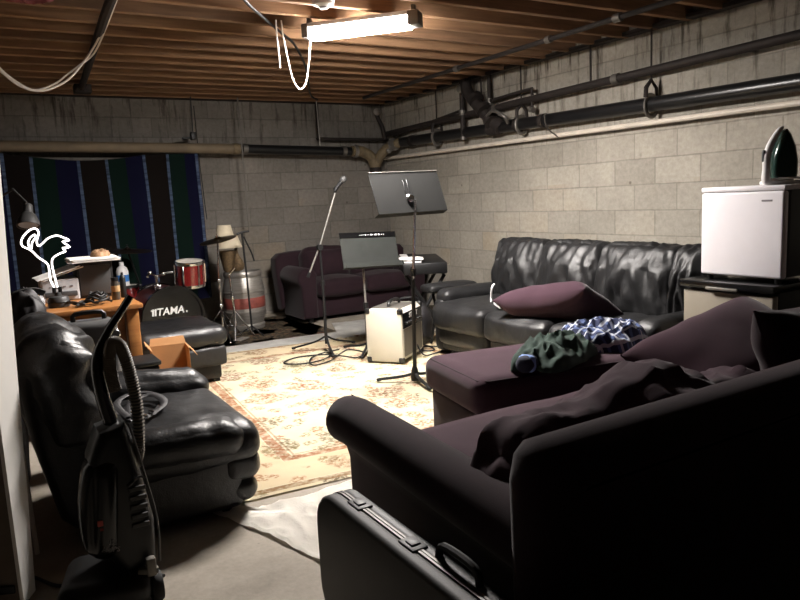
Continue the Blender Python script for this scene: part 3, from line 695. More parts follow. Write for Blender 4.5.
# ------------------------------------------------------------------ fridges and iron
lf = thing('mini_fridge', 'grey-beige mini fridge with black top under the white fridge', 'fridge', (3.53, 2.2, 0))
bm = B(); box(bm, 3.29, 3.80, 1.95, 2.45, .03, .705, .008); obj('body', bm, 'black', lf)
bm = B(); box(bm, 3.235, 3.285, 1.95, 2.45, .05, .69, .006); obj('door', bm, 'fridgegrey', lf)
bm = B(); box(bm, 3.215, 3.81, 1.935, 2.465, .705, .745, .008); obj('top', bm, 'gloss', lf)
bm = B(); box(bm, 3.205, 3.235, 2.12, 2.30, .70, .718, .006); obj('handle', bm, 'greymetal', lf)
for x in (3.33, 3.76):
    for y in (1.99, 2.41):
        bm = B(); lathe(bm, [(.02,0),(.02,.03),(0,.03)], 10, T(x, y, 0)); obj('foot', bm, 'black', lf)
wfr = thing('mini_fridge', 'white mini fridge stacked on the grey fridge with iron on top', 'fridge', (3.53, 2.17, .745))
bm = B(); box(bm, 3.355, 3.79, 1.95, 2.395, .772, 1.222, .01, 3); obj('body', bm, 'dkgrey', wfr)
bm = B(); box(bm, 3.30, 3.345, 1.948, 2.397, .770, 1.198, .012, 3); obj('door', bm, 'fridgewhite', wfr)
bm = B(); box(bm, 3.30, 3.80, 1.945, 2.40, 1.2, 1.226, .008, 2); obj('top', bm, 'fridgewhite', wfr)
for x in (3.34, 3.74):
    for y in (1.99, 2.36):
        bm = B(); lathe(bm, [(.016,0),(.016,.03),(0,.03)], 10, T(x, y, .7455)); obj('foot', bm, 'black', wfr)
bm = B(); box(bm, 3.2975, 3.301, 2.005, 2.06, 1.148, 1.157, .001, 1); obj('badge', bm, 'grey_ink', wfr)
ir = thing('clothes_iron', 'white and dark green clothes iron standing upright on the white fridge', 'iron', (3.36, 2.06, 1.227))
ix = V((.80, -.60, 0)); m = frame((3.36, 2.06, 1.227), ix, (0, 0, 1))   # local x right, y up, z toward camera
sol = [(.0,.02),(-.005,.08),(.0,.14),(.02,.20),(.05,.265),(.065,.275),(.085,.25),(.11,.19),(.125,.12),(.125,.05),(.12,.02)]
bm = B(); prism(bm, sol, -.05, -.035, m, .004); obj('soleplate', bm, 'soleplate', ir)
bm = B(); prism(bm, [(x*.9+.012, y*.95+.006) for x, y in sol], -.035, .03, m, .018, 3); obj('water_tank', bm, 'greygreen', ir)
bm = B(); tube(bm, [(.10,.012,.01),(.02,.012,.03),(-.025,.02,.03),(-.03,.08,.035),(-.03,.14,.035),(-.01,.20,.03),(.03,.255,.01),(.058,.275,-.01)], [.016,.02,.022,.018,.018,.016,.014,.008], 10, 6, m); obj('handle', bm, 'white', ir)
bm = B(); pad(bm, (.02,.06,.02), (-.043,.14,.035), r=.009, seg=6, mtx=m); obj('grip', bm, 'dkgrey', ir)
bm = B(); box(bm, -.03, .13, .0, .02, -.05, .045, .006, 2, m); obj('heel', bm, 'white', ir)
bm = B(); tube(bm, [(.02,.03,.05),(.10,.028,.08),(.20,.015,.10),(.28,.008,.08)], .005, 8, 6, m); obj('cord', bm, 'white', ir)

# ------------------------------------------------------------------ black case beside the sofa arm
kc = thing('instrument_case', 'long black hard case standing against the near sofa arm', 'case', (.83, 1.2, 0))
def rr(x0, x1, z0, z1, r, n=5):
    o = []
    for cx, cz, a0 in ((x1-r, z1-r, 0), (x0+r, z1-r, 90), (x0+r, z0+r, 180), (x1-r, z0+r, 270)):
        o += [(cx+r*math.cos(math.radians(a0+90*i/n)), cz+r*math.sin(math.radians(a0+90*i/n))) for i in range(n+1)]
    return o
YZ = Matrix(((0,0,1,0),(1,0,0,0),(0,1,0,0),(0,0,0,1)))      # outline (y,z), depth along +x
bm = B(); prism(bm, rr(.55, 1.86, .004, .41, .11), .775, .825, YZ, .016, 3); obj('lid', bm, 'caseface', kc)
bm = B(); prism(bm, rr(.55, 1.86, .004, .41, .11),   .829, .875, YZ, .016, 3); obj('shell', bm, 'case', kc)
bm = B(); prism(bm, rr(.548, 1.862, .002, .412, .112), .819, .8255, YZ); obj('valance', bm, 'dullmetal', kc)
bm = B(); prism(bm, rr(.548, 1.862, .002, .412, .112), .8285, .835, YZ); obj('valance', bm, 'dullmetal', kc)
for y in (1.66, 1.38, .95):
    bm = B(); box(bm, .806, .852, y-.035, y+.035, .405, .415, .003); box(bm, .816, .842, y-.016, y+.016, .413, .419, .002); obj('latch', bm, 'matte', kc)
bm = B(); tube(bm, [(.85,1.30,.405),(.853,1.28,.44),(.853,1.16,.44),(.85,1.14,.405)], .010, 8, 4); obj('handle', bm, 'black', kc)
kc.location.x -= .012

# ------------------------------------------------------------------ left leather chair (armless recliner seat)
lc = thing('leather_chair', 'black leather low armchair in the left foreground, seen from the side', 'armchair', (.5, 3.05, 0))
outl = [(.24,.03),(.13,.14),(.065,.45),(.045,.68),(.07,.76),(.12,.80),(.20,.81),(.27,.77),(.31,.67),(.36,.50),(.44,.34),(.46,.03)]
bm = B(); prism(bm, outl, 2.70, 3.42, XZ, .05, 4); obj('back_frame', bm, 'leather2', lc)
def bsag(p, q):
    q = q.copy(); q.x += -.02*p.z; q.x += .018*math.sin(p.y*9+p.z*7)*(p.x > 0); return q
bm = B(); pad(bm, (.25, .76, .44), (.19, 3.06, .60), (0, -.10, 0), .11, (.03,.02,.03), .018, (5,5,8), 51, 28, sag=bsag); obj('back_cushion', bm, 'leather2', lc)
bm = B(); box(bm, .22, .80, 2.68, 3.44, .03, .30, .03, 3); obj('base', bm, 'leather2', lc)
bm = B(); pad(bm, (.66, .80, .17), (.56, 3.06, .29), r=.075, puff=(.01,.0,.03), wr=.010, wf=(5,9,5), seed=60, seg=22); obj('seat_cushion', bm, 'leather2', lc)
bm = B(); pad(bm, (.46, .17, .13), (.585, 2.72, .335), (0, .02, -.02), .06, (0,0,.012), .010, (12,8,8), 61, 18); obj('arm_pad', bm, 'leather2', lc)
bm = B(); pad(bm, (.50, .20, .20), (.62, 3.42, .375), (0, .10, 0), .085, (0,0,.02), .014, (9,8,8), 62, 18); obj('arm_pad', bm, 'leather2', lc)
bm = B(); pad(bm, (.16, .78, .14), (.80, 3.06, .20), r=.055, puff=(.02,0,0), wr=.006, seed=63, seg=16); obj('front_roll', bm, 'leather2', lc)
bm = B(); pad(bm, (.13, .76, .11), (.80, 3.06, .095), r=.05, puff=(.015,0,0), wr=.005, seed=64, seg=14); obj('front_roll', bm, 'leather2', lc)
for x in (.28, .74):
    for y in (2.74, 3.38):
        bm = B(); box(bm, x-.025, x+.025, y-.025, y+.025, 0, .035, .003); obj('foot', bm, 'black', lc)
ho = thing('strap_harness', 'black webbing strap with chrome buckles lying on the leather chair', 'strap', (.5, 3.1, .41))
bm = B()
for pts in ([(.42,2.90,.43),(.40,3.05,.45),(.46,3.2,.445),(.55,3.22,.44),(.60,3.1,.43),(.55,2.98,.42),(.47,2.86,.43)], [(.41,2.85,.43),(.50,2.92,.42),(.58,3.0,.435),(.56,3.14,.445),(.48,3.12,.44),(.44,3.0,.435),(.43,2.88,.42)]):
    tube(bm, pts, .015, 6, 6, None, .4)
obj('webbing', bm, 'hair', ho)
bm = B(); box(bm, .455, .485, 2.845, 2.885, .425, .44, .003); box(bm, .50, .52, 2.89, 2.93, .43, .442, .003); obj('buckle', bm, 'chrome', ho)

# ------------------------------------------------------------------ leather ottoman behind the chair
lo = thing('leather_ottoman', 'black leather ottoman in front of the bass drum', 'ottoman', (1.08, 5.25, 0))
bm = B(); pad(bm, (.62, .66, .15), (1.11, 5.28, .345), r=.07, puff=(0,0,.012), wr=.010, wf=(9,5,6), seed=71, seg=20); obj('seat_cushion', bm, 'leather2', lo)
bm = B(); pad(bm, (.60, .62, .15), (1.105, 5.28, .205), r=.03, puff=(.008,.008,0), wr=.003, seed=72, seg=12); obj('front_roll', bm, 'leather', lo)
bm = B(); box(bm, .84, 1.37, 5.02, 5.54, .03, .14, .02, 2); obj('base', bm, 'leather', lo)
for x in (.88, 1.33):
    for y in (5.06, 5.50):
        bm = B(); box(bm, x-.025, x+.025, y-.025, y+.025, 0, .035, .003); obj('foot', bm, 'black', lo)
lo.location.x += .0; lo.location.y -= .13
cb = thing('cardboard_box', 'small open cardboard box behind the leather chair', 'box', (.92, 4.4, 0))
m = T(.915, 4.4, 0) @ R3(0, 0, -.12)
bm = B()
for q in ((-.11,.11,-.09,-.086,.0,.26),(-.11,.11,.086,.09,.0,.40),(-.11,-.106,-.09,.09,.0,.40),(.106,.11,-.09,.09,.0,.40),(-.11,.11,-.09,.09,.0,.006)): box(bm, *q, mtx=m)
obj('body', bm, 'cardboard', cb)
bm = B(); prism(bm, [(-.11,0),(.11,0),(.10,.05),(-.10,.05)], 0, .004, m @ T(0,.09,.40) @ R3(1.25,0,0)); obj('flap', bm, 'cardboard', cb)
bm = B(); prism(bm, [(-.09,0),(.09,0),(.08,.07),(-.08,.07)], 0, .004, m @ T(.11,0,.40) @ R3(0,0,-PI/2) @ R3(-.9,0,0)); obj('flap', bm, 'cardboard', cb)
bm = B(); prism(bm, [(-.09,0),(.09,0),(.08,.05),(-.08,.05)], 0, .004, m @ T(-.11,0,.40) @ R3(0,0,PI/2) @ R3(.9,0,0)); obj('flap', bm, 'cardboard', cb)
bk = thing('storage_crate', 'black plastic crate with lid in front of the desk, left of the cardboard box', 'crate', (.66, 4.05, 0))
bm = B(); box(bm, .56, .76, 3.94, 4.16, 0, .40, .012); obj('body', bm, 'black', bk)
bm = B(); box(bm, .55, .77, 3.93, 4.17, .40, .425, .008); obj('lid', bm, 'black', bk)

# ------------------------------------------------------------------ vacuum cleaner
vc = thing('vacuum_cleaner', 'black upright vacuum cleaner in the left foreground', 'vacuum cleaner', (.27, 2.3, 0))
bm = B(); pad(bm, (.28, .27, .10), (.225, 2.33, .065), (0,0,-.25), .045, (0,0,.015), seg=10); obj('floor_head', bm, 'black', vc)
for px, py in ((.352, 2.235), (.12, 2.30)):
    bm = B(); lathe(bm, [(0,-.018),(.045,-.018),(.05,-.01),(.05,.01),(.045,.018),(.02,.022),(0,.022)], 20, frame((px, py, .05), (0,1,0), (0,0,1)) @ R3(0,0,0)); obj('wheel', bm, 'rubber', vc)
bm = B(); tube(bm, [(.30,2.22,.12),(.36,2.21,.115)], .012, 8); box(bm, .325,.355,2.20,2.23,.10,.16,.006); obj('axle_bracket', bm, 'greymetal', vc)
prf = [(.265,.10),(.215,.20),(.19,.36),(.20,.50),(.235,.585),(.315,.60),(.345,.44),(.372,.26),(.365,.12)]
bm = B(); prism(bm, prf, 2.235, 2.39, XZ, .035, 4); obj('body', bm, 'black', vc)
bm = B(); pad(bm, (.10, .15, .34), (.232, 2.30, .34), (0,.10,0), .05, (.025,.01,0), seg=12); obj('dust_bag_cover', bm, 'gloss', vc)
bm = B(); tube(bm, [(.285,2.31,.57),(.262,2.31,.70),(.262,2.31,.80),(.30,2.31,.88),(.345,2.31,.94),(.378,2.31,.985)], [.032,.03,.026,.02,.017,.017], 12, 6, None, .7); obj('handle', bm, 'gloss', vc)
hp_ = spline([(.30,2.285,.70),(.292,2.285,.77),(.298,2.285,.83),(.312,2.285,.85),(.332,2.285,.825),(.348,2.285,.745),(.358,2.285,.63),(.350,2.285,.50),(.33,2.285,.44)], 12)
bm = B(); tube(bm, hp_, .0165, 12); obj('hose_core', bm, 'black', vc)
bm = B()
for q in range(0, len(hp_)-1):
    p = hp_[q]; dd = (hp_[q+1]-p).normalized(); lathe(bm, [(0,-.0026),(.0185,-.0026),(.0205,0),(.0185,.0026),(0,.0026)], 14, frame(p, dd.cross(V((0,1,0))), (0,1,0)))
obj('hose', bm, 'hose', vc, label='grey-brown ribbed hose')
bm = B()
for i in range(5): box(bm, .30, .352, 2.228, 2.236, .26+.03*i, .275+.03*i, .002, 1)
tube(bm, [(.30,2.232,.40),(.335,2.23,.425),(.352,2.23,.415)], .004, 6, 3); obj('vent_grille', bm, 'dkgrey', vc)
bm = B(); tube(bm, [(.371,2.235,.13),(.376,2.235,.27),(.349,2.235,.45),(.322,2.235,.60)], .004, 6, 4); obj('edge_trim', bm, 'dkgrey', vc)
text('lettering', '12\nAMPS', .022, frame((.232, 2.217, .23), (.97,-.12,-.2), (.15,0,1)), 'grey_ink', vc)
bm = B(); box(bm, .20, .222, 2.218, 2.2235, .30, .318, .001, 1); box(bm, .206, .226, 2.218, 2.2235, .285, .292, .001, 1); obj('badge', bm, 'red_ink', vc)
cable('extension_cord', 'black electric cord lying by the vacuum cleaner on floor', [(.40,2.36,.008),(.34,2.46,.008),(.22,2.55,.008),(.10,2.50,.008),(.02,2.62,.008)], .006, 'blackwire')

# ------------------------------------------------------------------ white panel at left edge
ph = math.radians(25); d = V((math.sin(ph), math.cos(ph), 0)); nn = V((-math.cos(ph), math.sin(ph), 0)); n0 = V((-.02, 2.46, 0))
wp = thing('door_panel', 'white painted door panel standing at the left edge', 'panel', n0)
m = frame(n0, d, (0, 0, 1))     # local x along panel, y up, z right(+)
bm = B(); prism(bm, [(0,0),(.088,0),(.205,1.2),(.30,2.1),(0,2.1)], -.012, 0, m); obj('painted_face', bm, 'cream', wp)
bm = B(); prism(bm, [(0,0),(.080,0),(.195,1.2),(.29,2.1),(0,2.1)], -.30, -.0125, m); obj('core', bm, 'browngrey', wp)
bm = B(); pad(bm, (.01,.028,.05), (-.004,.06,-.045), r=.004, seg=4, mtx=m); obj('latch_hole', bm, 'black', wp)
cable('wooden_stick', 'thin pale stick standing behind the white panel', [(.04,2.80,.01),(.035,2.82,.35),(.02,2.84,.75)], .008, 'whitewire', 'stick', 1)
ck = thing('hanging_coat', 'black coat bunched up between the white panel and desk', 'coat', (.10, 3.55, .0))
bm = B(); pad(bm, (.15, .24, .62), (.10, 3.72, .56), (0,.12,0), .07, (.0,.02,.03), .03, (14,14,2.5), 81, 20); obj('body', bm, 'hair', ck)
bm = B(); pad(bm, (.06, .1, .5), (.03, 3.60, .27), (0,.0,0), .028, (.0,.0,.03), .02, (14,14,2.5), 82, 12); obj('sleeve', bm, 'hair', ck)
bm = B(); tube(bm, [(.05,3.72,.80),(.09,3.70,.885),(.17,3.72,.90),(.22,3.74,.88)], .022, 8, 5, None, .5); obj('collar', bm, 'dkgrey', ck)
gs = thing('hard_case', 'grey hard case with black handle behind the leather chair back', 'case', (.42, 3.72, 0))
bm = B(); box(bm, .285, .52, 3.60, 3.78, .012, .73, .035, 4); obj('shell', bm, 'silverbox', gs)
bm = B(); tube(bm, [(.33,3.69,.725),(.34,3.69,.765),(.46,3.69,.765),(.47,3.69,.725)], .012, 8, 3); obj('handle', bm, 'black', gs)
bm = B()
for x in (.32, .48): box(bm, x-.02, x+.02, 3.62, 3.76, 0, .014, .003)
obj('wheels', bm, 'rubber', gs)
bm = B(); lathe(bm, [(.02,-.01),(.026,0),(.02,.01),(0,.01)], 14, frame((.50,3.598,.66),(1,0,0),(0,0,1))); obj('lock', bm, 'chrome', gs)

# ------------------------------------------------------------------ desk and what is on it
ZT = .72
dk = thing('wooden_desk', 'honey coloured wooden desk below the striped blanket', 'desk', (.30, 4.9, 0))
bm = B(); box(bm, -.35, .75, 4.20, 5.45, ZT-.028, ZT, .006); obj('desktop', bm, 'desk', dk)
for x0, x1, y0_, y1_ in ((.66,.73,4.24,4.31),(.66,.73,5.33,5.40),(-.33,-.26,4.24,4.31),(-.33,-.26,5.33,5.40)):
    bm = B(); box(bm, x0, x1, y0_, y1_, 0, ZT-.0285, .006); obj('leg', bm, 'desk', dk)
bm = B(); box(bm, .25, .655, 4.27, 4.29, .10, ZT-.03, .003); obj('front_panel', bm, 'desk', dk)
bm = B(); box(bm, .69, .705, 4.315, 5.325, .10, ZT-.03, .003); obj('side_panel', bm, 'desk', dk)
fb = thing('neon_flamingo', 'glowing white neon flamingo lamp on a round dark base', 'lamp', (.335, 4.45, ZT))
Yf = 4.45
fl1 = [(.321,.834),(.305,.88),(.305,.943),(.298,.975),(.256,1.016),(.226,1.056),(.188,1.081),(.182,1.109),(.198,1.139),(.231,1.17),(.262,1.176),(.274,1.151),(.26,1.106),(.265,1.078),(.287,1.09),(.318,1.117),(.361,1.13),(.393,1.119),(.427,1.098),(.39,1.094),(.427,1.059),(.387,1.057),(.401,1.037),(.369,1.026),(.332,1.004),(.323,.97),(.326,.924),(.337,.834)]
bm = B(); tube(bm, [(x, Yf, z) for x, z in fl1], .0047, 8, 3); obj('neon_tube', bm, 'neon', fb)
bm = B(); tube(bm, [(x, Yf-.004, z) for x, z in [(.226,1.058),(.215,1.095),(.23,1.128),(.254,1.143),(.254,1.124),(.236,1.10),(.229,1.066)]], .0043, 8, 3); obj('beak_tube', bm, 'neon', fb)
bm = B(); lathe(bm, [(.055,0),(.058,.01),(.058,.045),(.048,.06),(.02,.065),(.018,.085),(0,.085)], 24, T(.335, Yf, ZT+.001)); obj('base', bm, 'dkgrey', fb)
bm = B(); lathe(bm, [(.058,0),(.0605,.003),(.0605,.007),(.058,.01)], 24, T(.335, Yf, ZT+.025)); obj('base_ring', bm, 'black', fb)
for x in (.318, .35):
    bm = B(); lathe(bm, [(.011,0),(.011,.035),(0,.035)], 10, T(x, Yf, ZT+.08)); obj('tube_cap', bm, 'black', fb)
pr = thing('printer', 'light grey desktop printer on the desk under loose papers', 'printer', (.38, 4.8, ZT))
bm = B(); box(bm, .27, .48, 4.72, 5.02, ZT+.001, ZT+.135, .012, 3); obj('body', bm, 'printer', pr)
bm = B(); box(bm, .285, .465, 4.70, 4.722, ZT+.03, ZT+.06, .004); obj('tray', bm, 'dkgrey', pr)
bm = B(); 
for i in range(4): box(bm, .31+.04*i, .325+.04*i, 4.716, 4.72, ZT+.085, ZT+.095, .001, 1)
obj('button', bm, 'grey_ink', pr)
bx = thing('speaker_box', 'black box speaker on the desk with papers on top', 'speaker', (.58, 4.85, ZT))
bm = B(); box(bm, .475, .685, 4.74, 4.98, ZT+.001, ZT+.225, .008, 2); obj('cabinet', bm, 'matte', bx)
bm = B(); box(bm, .49, .67, 4.734, 4.741, ZT+.02, ZT+.205, .003); obj('grille', bm, 'dkgrey', bx)
def stack(name, x0, x1, y0, y1, z, n, label, tilt=0, rx=0, ry=0):
    bm = B()
    for i in range(n):
        w = random.uniform(-.02, .02); q = random.uniform(-.08, .08)
        box(bm, -(x1-x0)/2, (x1-x0)/2, -(y1-y0)/2, (y1-y0)/2, i*.003, i*.003+.0028, mtx=T((x0+x1)/2+w, (y0+y1)/2+w, z) @ R3(rx, ry, tilt+q))
    return props(obj(name, bm, 'paper'), label, 'papers')
stack('paper_stack', .45, .73, 4.68, 4.96, ZT+.228, 8, 'stack of white papers lying on the black box speaker')
stack('paper_sheets', .26, .50, 4.70, 4.95, ZT+.165, 4, 'loose white papers tilted against the black speaker', .1, 0, -.28)
bm = B(); crumple(bm, .63, 4.8, ZT+.253, .055, .05, .045, 4, 0, 24, 24); props(obj('leather_scrap', bm, 'tan'), 'crumpled tan scrap lying on the paper stack', 'scrap')
jr = thing('glass_jar', 'small dark jar with amber label on the desk', 'jar', (.655, 4.5, ZT))
bm = B(); lathe(bm, [(.022,0),(.025,.006),(.025,.10),(.02,.115),(0,.115)], 18, T(.655, 4.5, ZT+.001)); obj('body', bm, 'glass', jr)
bm = B(); lathe(bm, [(.0255,.05),(.0257,.051),(.0257,.085),(.0255,.086)], 18, T(.655, 4.5, ZT+.001)); obj('paper_label', bm, 'gold', jr)
bm = B(); lathe(bm, [(.022,.115),(.022,.135),(0,.135)], 18, T(.655, 4.5, ZT+.001)); obj('lid', bm, 'black', jr)
jr = thing('spray_can', 'black spray can right of the amber jar', 'can', (.71, 4.55, ZT))
bm = B(); lathe(bm, [(.017,0),(.018,.006),(.018,.12),(.012,.135),(.008,.14),(.008,.155),(0,.155)], 16, T(.712, 4.58, ZT+.001)); obj('body', bm, 'black', jr)
bo = thing('plastic_bottle', 'white plastic bottle with blue label standing on the small red drum', 'bottle', (1.07, 6.85, .566))
bm = B(); lathe(bm, [(.05,0),(.055,.008),(.055,.13),(.045,.165),(.02,.185),(.018,.20),(0,.20)], 20, T(1.07, 6.85, .5665)); obj('body', bm, 'white', bo)
bm = B(); lathe(bm, [(.0553,.04),(.056,.042),(.056,.10),(.0553,.102)], 20, T(1.07, 6.85, .5665)); obj('paper_label', bm, 'blue', bo)
bm = B(); lathe(bm, [(.021,.19),(.021,.22),(0,.22)], 14, T(1.07, 6.85, .5665)); obj('cap', bm, 'white', bo)
cable('coiled_cable', 'black cable loosely coiled at the front of the desk', [(.53+(.075-.001*i)*math.cos(i*.55), 4.36+(.07-.001*i)*math.sin(i*.55), ZT+.012+.005*(i % 4)+.0012*i) for i in range(46)], .0065, 'blackwire', n=3)
cable('cable', 'tangled black cables heaped beside the flamingo base', [(.40+.035*math.cos(i*1.3)+.004*i, 4.36+.05*math.sin(i*.9), ZT+.012+.006*(i % 4)) for i in range(20)], .006, 'blackwire', n=4)
cable('cable', 'white cable lying along the left of the desk', [(.10,4.35,ZT+.008),(.18,4.5,ZT+.01),(.24,4.62,ZT+.02),(.2,4.8,ZT+.04),(.12,4.9,ZT+.01)], .009, 'whitewire')
bm = B(); pad(bm, (.14,.16,.05), (.20, 4.60, ZT+.03), r=.02, seg=8, wr=.004, wf=(20,20,20)); props(obj('folded_cloth', bm, 'printer'), 'folded pale cloth left of the flamingo base', 'cloth')
dl = thing('desk_lamp', 'dark desk lamp with bell shade above the flamingo', 'lamp', (.05, 5.2, ZT))
bm = B(); lathe(bm, [(.02,.15),(.026,.145),(.03,.09),(.045,.075),(.064,.03),(.068,0),(.062,0),(.055,.03),(.03,.07),(0,.075)], 24, T(.255, 5.0, 1.185) @ R3(-.42, .12, 0)); obj('lamp_shade', bm, 'dkgrey', dl)
bm = B(); lathe(bm, [(0,-.002),(.058,-.002),(.058,.004),(0,.006)], 20, T(.257, 4.998, 1.194) @ R3(-.42, .12, 0)); obj('reflector', bm, 'printer', dl)
bm = B(); tube(bm, [(.262,5.005,1.33),(.20,5.10,1.42),(.10,5.2,1.36)], .008, 8); tube(bm, [(.10,5.2,1.36),(-.02,5.25,1.08),(.05,5.25,.74)], .008, 8); obj('arm', bm, 'dkgrey', dl)
bm = B(); lathe(bm, [(.075,0),(.075,.015),(.02,.03),(0,.03)], 24, T(.05, 5.25, ZT+.001)); obj('base', bm, 'dkgrey', dl)

# ------------------------------------------------------------------ drum kit
kd = thing('bass_drum', 'bass drum with black front head behind the leather ottoman', 'drum', (1.42, 6.6, 0), .12)
def kfr(y): return T(1.42, 6.6, .285) @ R3(0, 0, .12) @ T(0, y, 0) @ R3(PI/2, 0, 0)
bm = B(); lathe(bm, [(.27,-.20),(.27,.20)], 48, kfr(0)); obj('shell', bm, 'darkred', kd)
bm = B(); lathe(bm, [(0,.001),(.262,.001),(.266,.008),(0,.012)], 48, kfr(-.205)); obj('front_head', bm, 'gloss', kd)
for yy in (-.21, .21):
    bm = B(); lathe(bm, [(.262,-.018),(.284,-.018),(.286,0),(.284,.018),(.262,.018),(.262,-.018)], 48, kfr(yy)); obj('hoop', bm, 'gloss', kd)
for i in range(8):
    a = 2*PI*(i+.5)/8; bm = B(); box(bm, -.008, .008, -.06, .06, .272, .286, .003, 1, T(1.42,6.6,.285) @ R3(0,0,.12) @ R3(0,a,0) @ T(0,-.13,0)); obj('lug', bm, 'chrome', kd)
mf = kfr(-.2185)
text('lettering', 'TAMA', .092, mf @ T(-.03, .06, .001), 'white_ink', kd, .18, .0018)
text('lettering', '.', .09, mf @ T(.12, .06, .001), 'white_ink', kd, .0, .003)
bm = B()
for x0 in (-.195, -.173):
    prism(bm, [(x0,.033),(x0+.015,.033),(x0+.022,.095),(x0+.007,.095)], 0, .0015, mf)
prism(bm, [(-.203,.078),(-.15,.078),(-.148,.088),(-.201,.088)], 0, .0015, mf); obj('emblem', bm, 'white_ink', kd)
bm = B(); tube(bm, [(1.36,6.55,.55),(1.36,6.55,.66)], .014, 10); box(bm, 1.33,1.39,6.52,6.58,.55,.575,.006); tube(bm, [(1.36,6.55,.65),(1.45,6.52,.68),(1.50,6.52,.68)], .012, 8); tube(bm, [(1.36,6.55,.65),(1.30,6.52,.69),(1.27,6.48,.66)], .012, 8)
for p in ((1.36,6.55,.65),(1.30,6.52,.69),(1.42,6.53,.67)): pad(bm, (.035,.035,.035), p, r=.012, seg=4)
obj('tom_mount', bm, 'chrome', kd)
for s in (-1, 1):
    bm = B(); tube(bm, [(1.42+.22*s, 6.43, .18),(1.42+.33*s, 6.36, .012)], .009, 8); obj('spur', bm, 'chrome', kd)
kd.location.x -= .05; kd.location.z -= .0
rt = thing('rack_tom', 'red rack tom with chrome hoops mounted above the bass drum', 'drum', (1.60, 6.5, .55))
mt = T(1.60, 6.5, .655) @ R3(.12, .0, 0)
bm = B(); lathe(bm, [(.127,-.10),(.127,.10)], 36, mt); obj('shell', bm, 'red', rt)
for zz in (-.105, .105):
    bm = B(); lathe(bm, [(.120,-.014),(.134,-.014),(.136,0),(.134,.014),(.120,.014),(.120,-.014)], 36, mt @ T(0,0,zz)); obj('hoop', bm, 'chrome', rt)
    bm = B(); lathe(bm, [(0,-.003),(.121,-.003),(.121,.003),(0,.003)], 36, mt @ T(0,0,zz*.98)); obj('drum_head', bm, 'drumhead', rt)
for i in range(6):
    a = 2*PI*i/6+.35; bm = B(); box(bm, -.008, .008, .126, .142, -.09, .09, .004, 1, mt @ R3(0,0,a)); obj('lug', bm, 'chrome', rt)
ft = thing('floor_tom', 'small dark red drum standing between desk and bass drum', 'drum', (1.09, 6.85, 0))
bm = B(); lathe(bm, [(.12,.25),(.12,.56)], 32, T(1.08, 6.85, 0)); obj('shell', bm, 'red', ft)
for zz in (.255, .56):
    bm = B(); lathe(bm, [(.114,-.013),(.128,-.013),(.128,.013),(.114,.013),(.114,-.013)], 32, T(1.08, 6.85, zz)); obj('hoop', bm, 'black', ft)
bm = B(); lathe(bm, [(0,.562),(.115,.562),(.115,.566),(0,.566)], 32, T(1.08, 6.85, 0)); obj('drum_head', bm, 'drumhead', ft)
for i in range(3):
    a = 2*PI*i/3+.3; x, y = 1.08+.132*math.cos(a), 6.85+.132*math.sin(a); bm = B(); tube(bm, [(x,y,.0),(x,y,.48)], .007, 8); obj('leg', bm, 'chrome', ft)
def cymbal(name, label, c, r, tilt, m, base, legs=.22, metal='chrome'):
    t = thing(name, label, 'cymbal', (base[0], base[1], 0))
    mt = T(*c) @ R3(*tilt)
    bm = B(); lathe(bm, [(.006,.016),(.02,.018),(.032,.010),(.04,.004),(r*.6,-.003),(r,-.012),(r,-.0145),(r*.6,-.006),(.04,0),(.02,.012),(.006,.012)], 40, mt); obj('plate', bm, m, t)
    bm = B(); lathe(bm, [(.006,.016),(.014,.018),(.014,.03),(.005,.032),(.005,.05),(0,.05)], 12, mt); obj('wing_nut', bm, metal, t)
    bm = B(); top = V(c); tube(bm, [(base[0], base[1], .10), (base[0], base[1], top.z*.6)], .013, 10); tube(bm, [(base[0], base[1], top.z*.6), (top.x, top.y, top.z+.005)], .009, 10); pad(bm, (.04,.04,.03), (base[0], base[1], top.z*.6), r=.012, seg=4); pad(bm, (.04,.04,.03), (base[0], base[1], top.z*.35), r=.012, seg=4); obj('pole', bm, metal, t)
    for i in range(3):
        a = 2*PI*i/3+.5; bm = B(); e = (base[0]+legs*math.cos(a), base[1]+legs*math.sin(a), .024); tube(bm, [(base[0], base[1], .30), e], .008, 8); tube(bm, [(base[0], base[1], .13), (base[0]+legs*.55*math.cos(a), base[1]+legs*.55*math.sin(a), .145)], .006, 6); pad(bm, (.03,.03,.024), e[:2]+(.012,), r=.01, seg=4); obj('leg', bm, metal, t)
    return t
cymbal('crash_cymbal', 'bronze cymbal tilted on a chrome stand beside the steel keg', (1.86, 6.42, .955), .17, (.05, -.20, 0), 'bronze', (1.84, 6.42))
cymbal('ride_cymbal', 'dark cymbal in front of the blanket, above the bass drum', (1.15, 6.95, .89), .22, (.06, .05, 0), 'darkbronze', (1.25, 7.05), .2, 'matte')
t = thing('hardware_stand', 'bare chrome drum stand between crash cymbal and keg', 'stand', (1.96, 6.36, 0))
bm = B(); tube(bm, [(1.95,6.36,.12),(1.93,6.38,.62)], .011, 10); pad(bm, (.035,.035,.05), (1.94,6.37,.40), r=.012, seg=4); tube(bm, [(1.93,6.38,.62),(1.98,6.36,.68)], .009, 8); obj('pole', bm, 'chrome', t)
for i in range(3):
    a = 2*PI*i/3+.1; bm = B(); tube(bm, [(1.95,6.36,.28),(1.95+.17*math.cos(a),6.36+.17*math.sin(a),.022)], .008, 8); tube(bm, [(1.95,6.36,.13),(1.95+.10*math.cos(a),6.36+.10*math.sin(a),.13)], .006, 6); obj('leg', bm, 'chrome', t)
bm = B(); box(bm, 1.87, 2.03, 6.20, 6.29, .018, .03, .004, 1, T(1.95,6.25,0) @ R3(0,0,.7) @ T(-1.95,-6.25,0)); props(obj('drum_pedal', bm, 'steel'), 'small metal drum pedal plate on the dark rug', 'pedal')
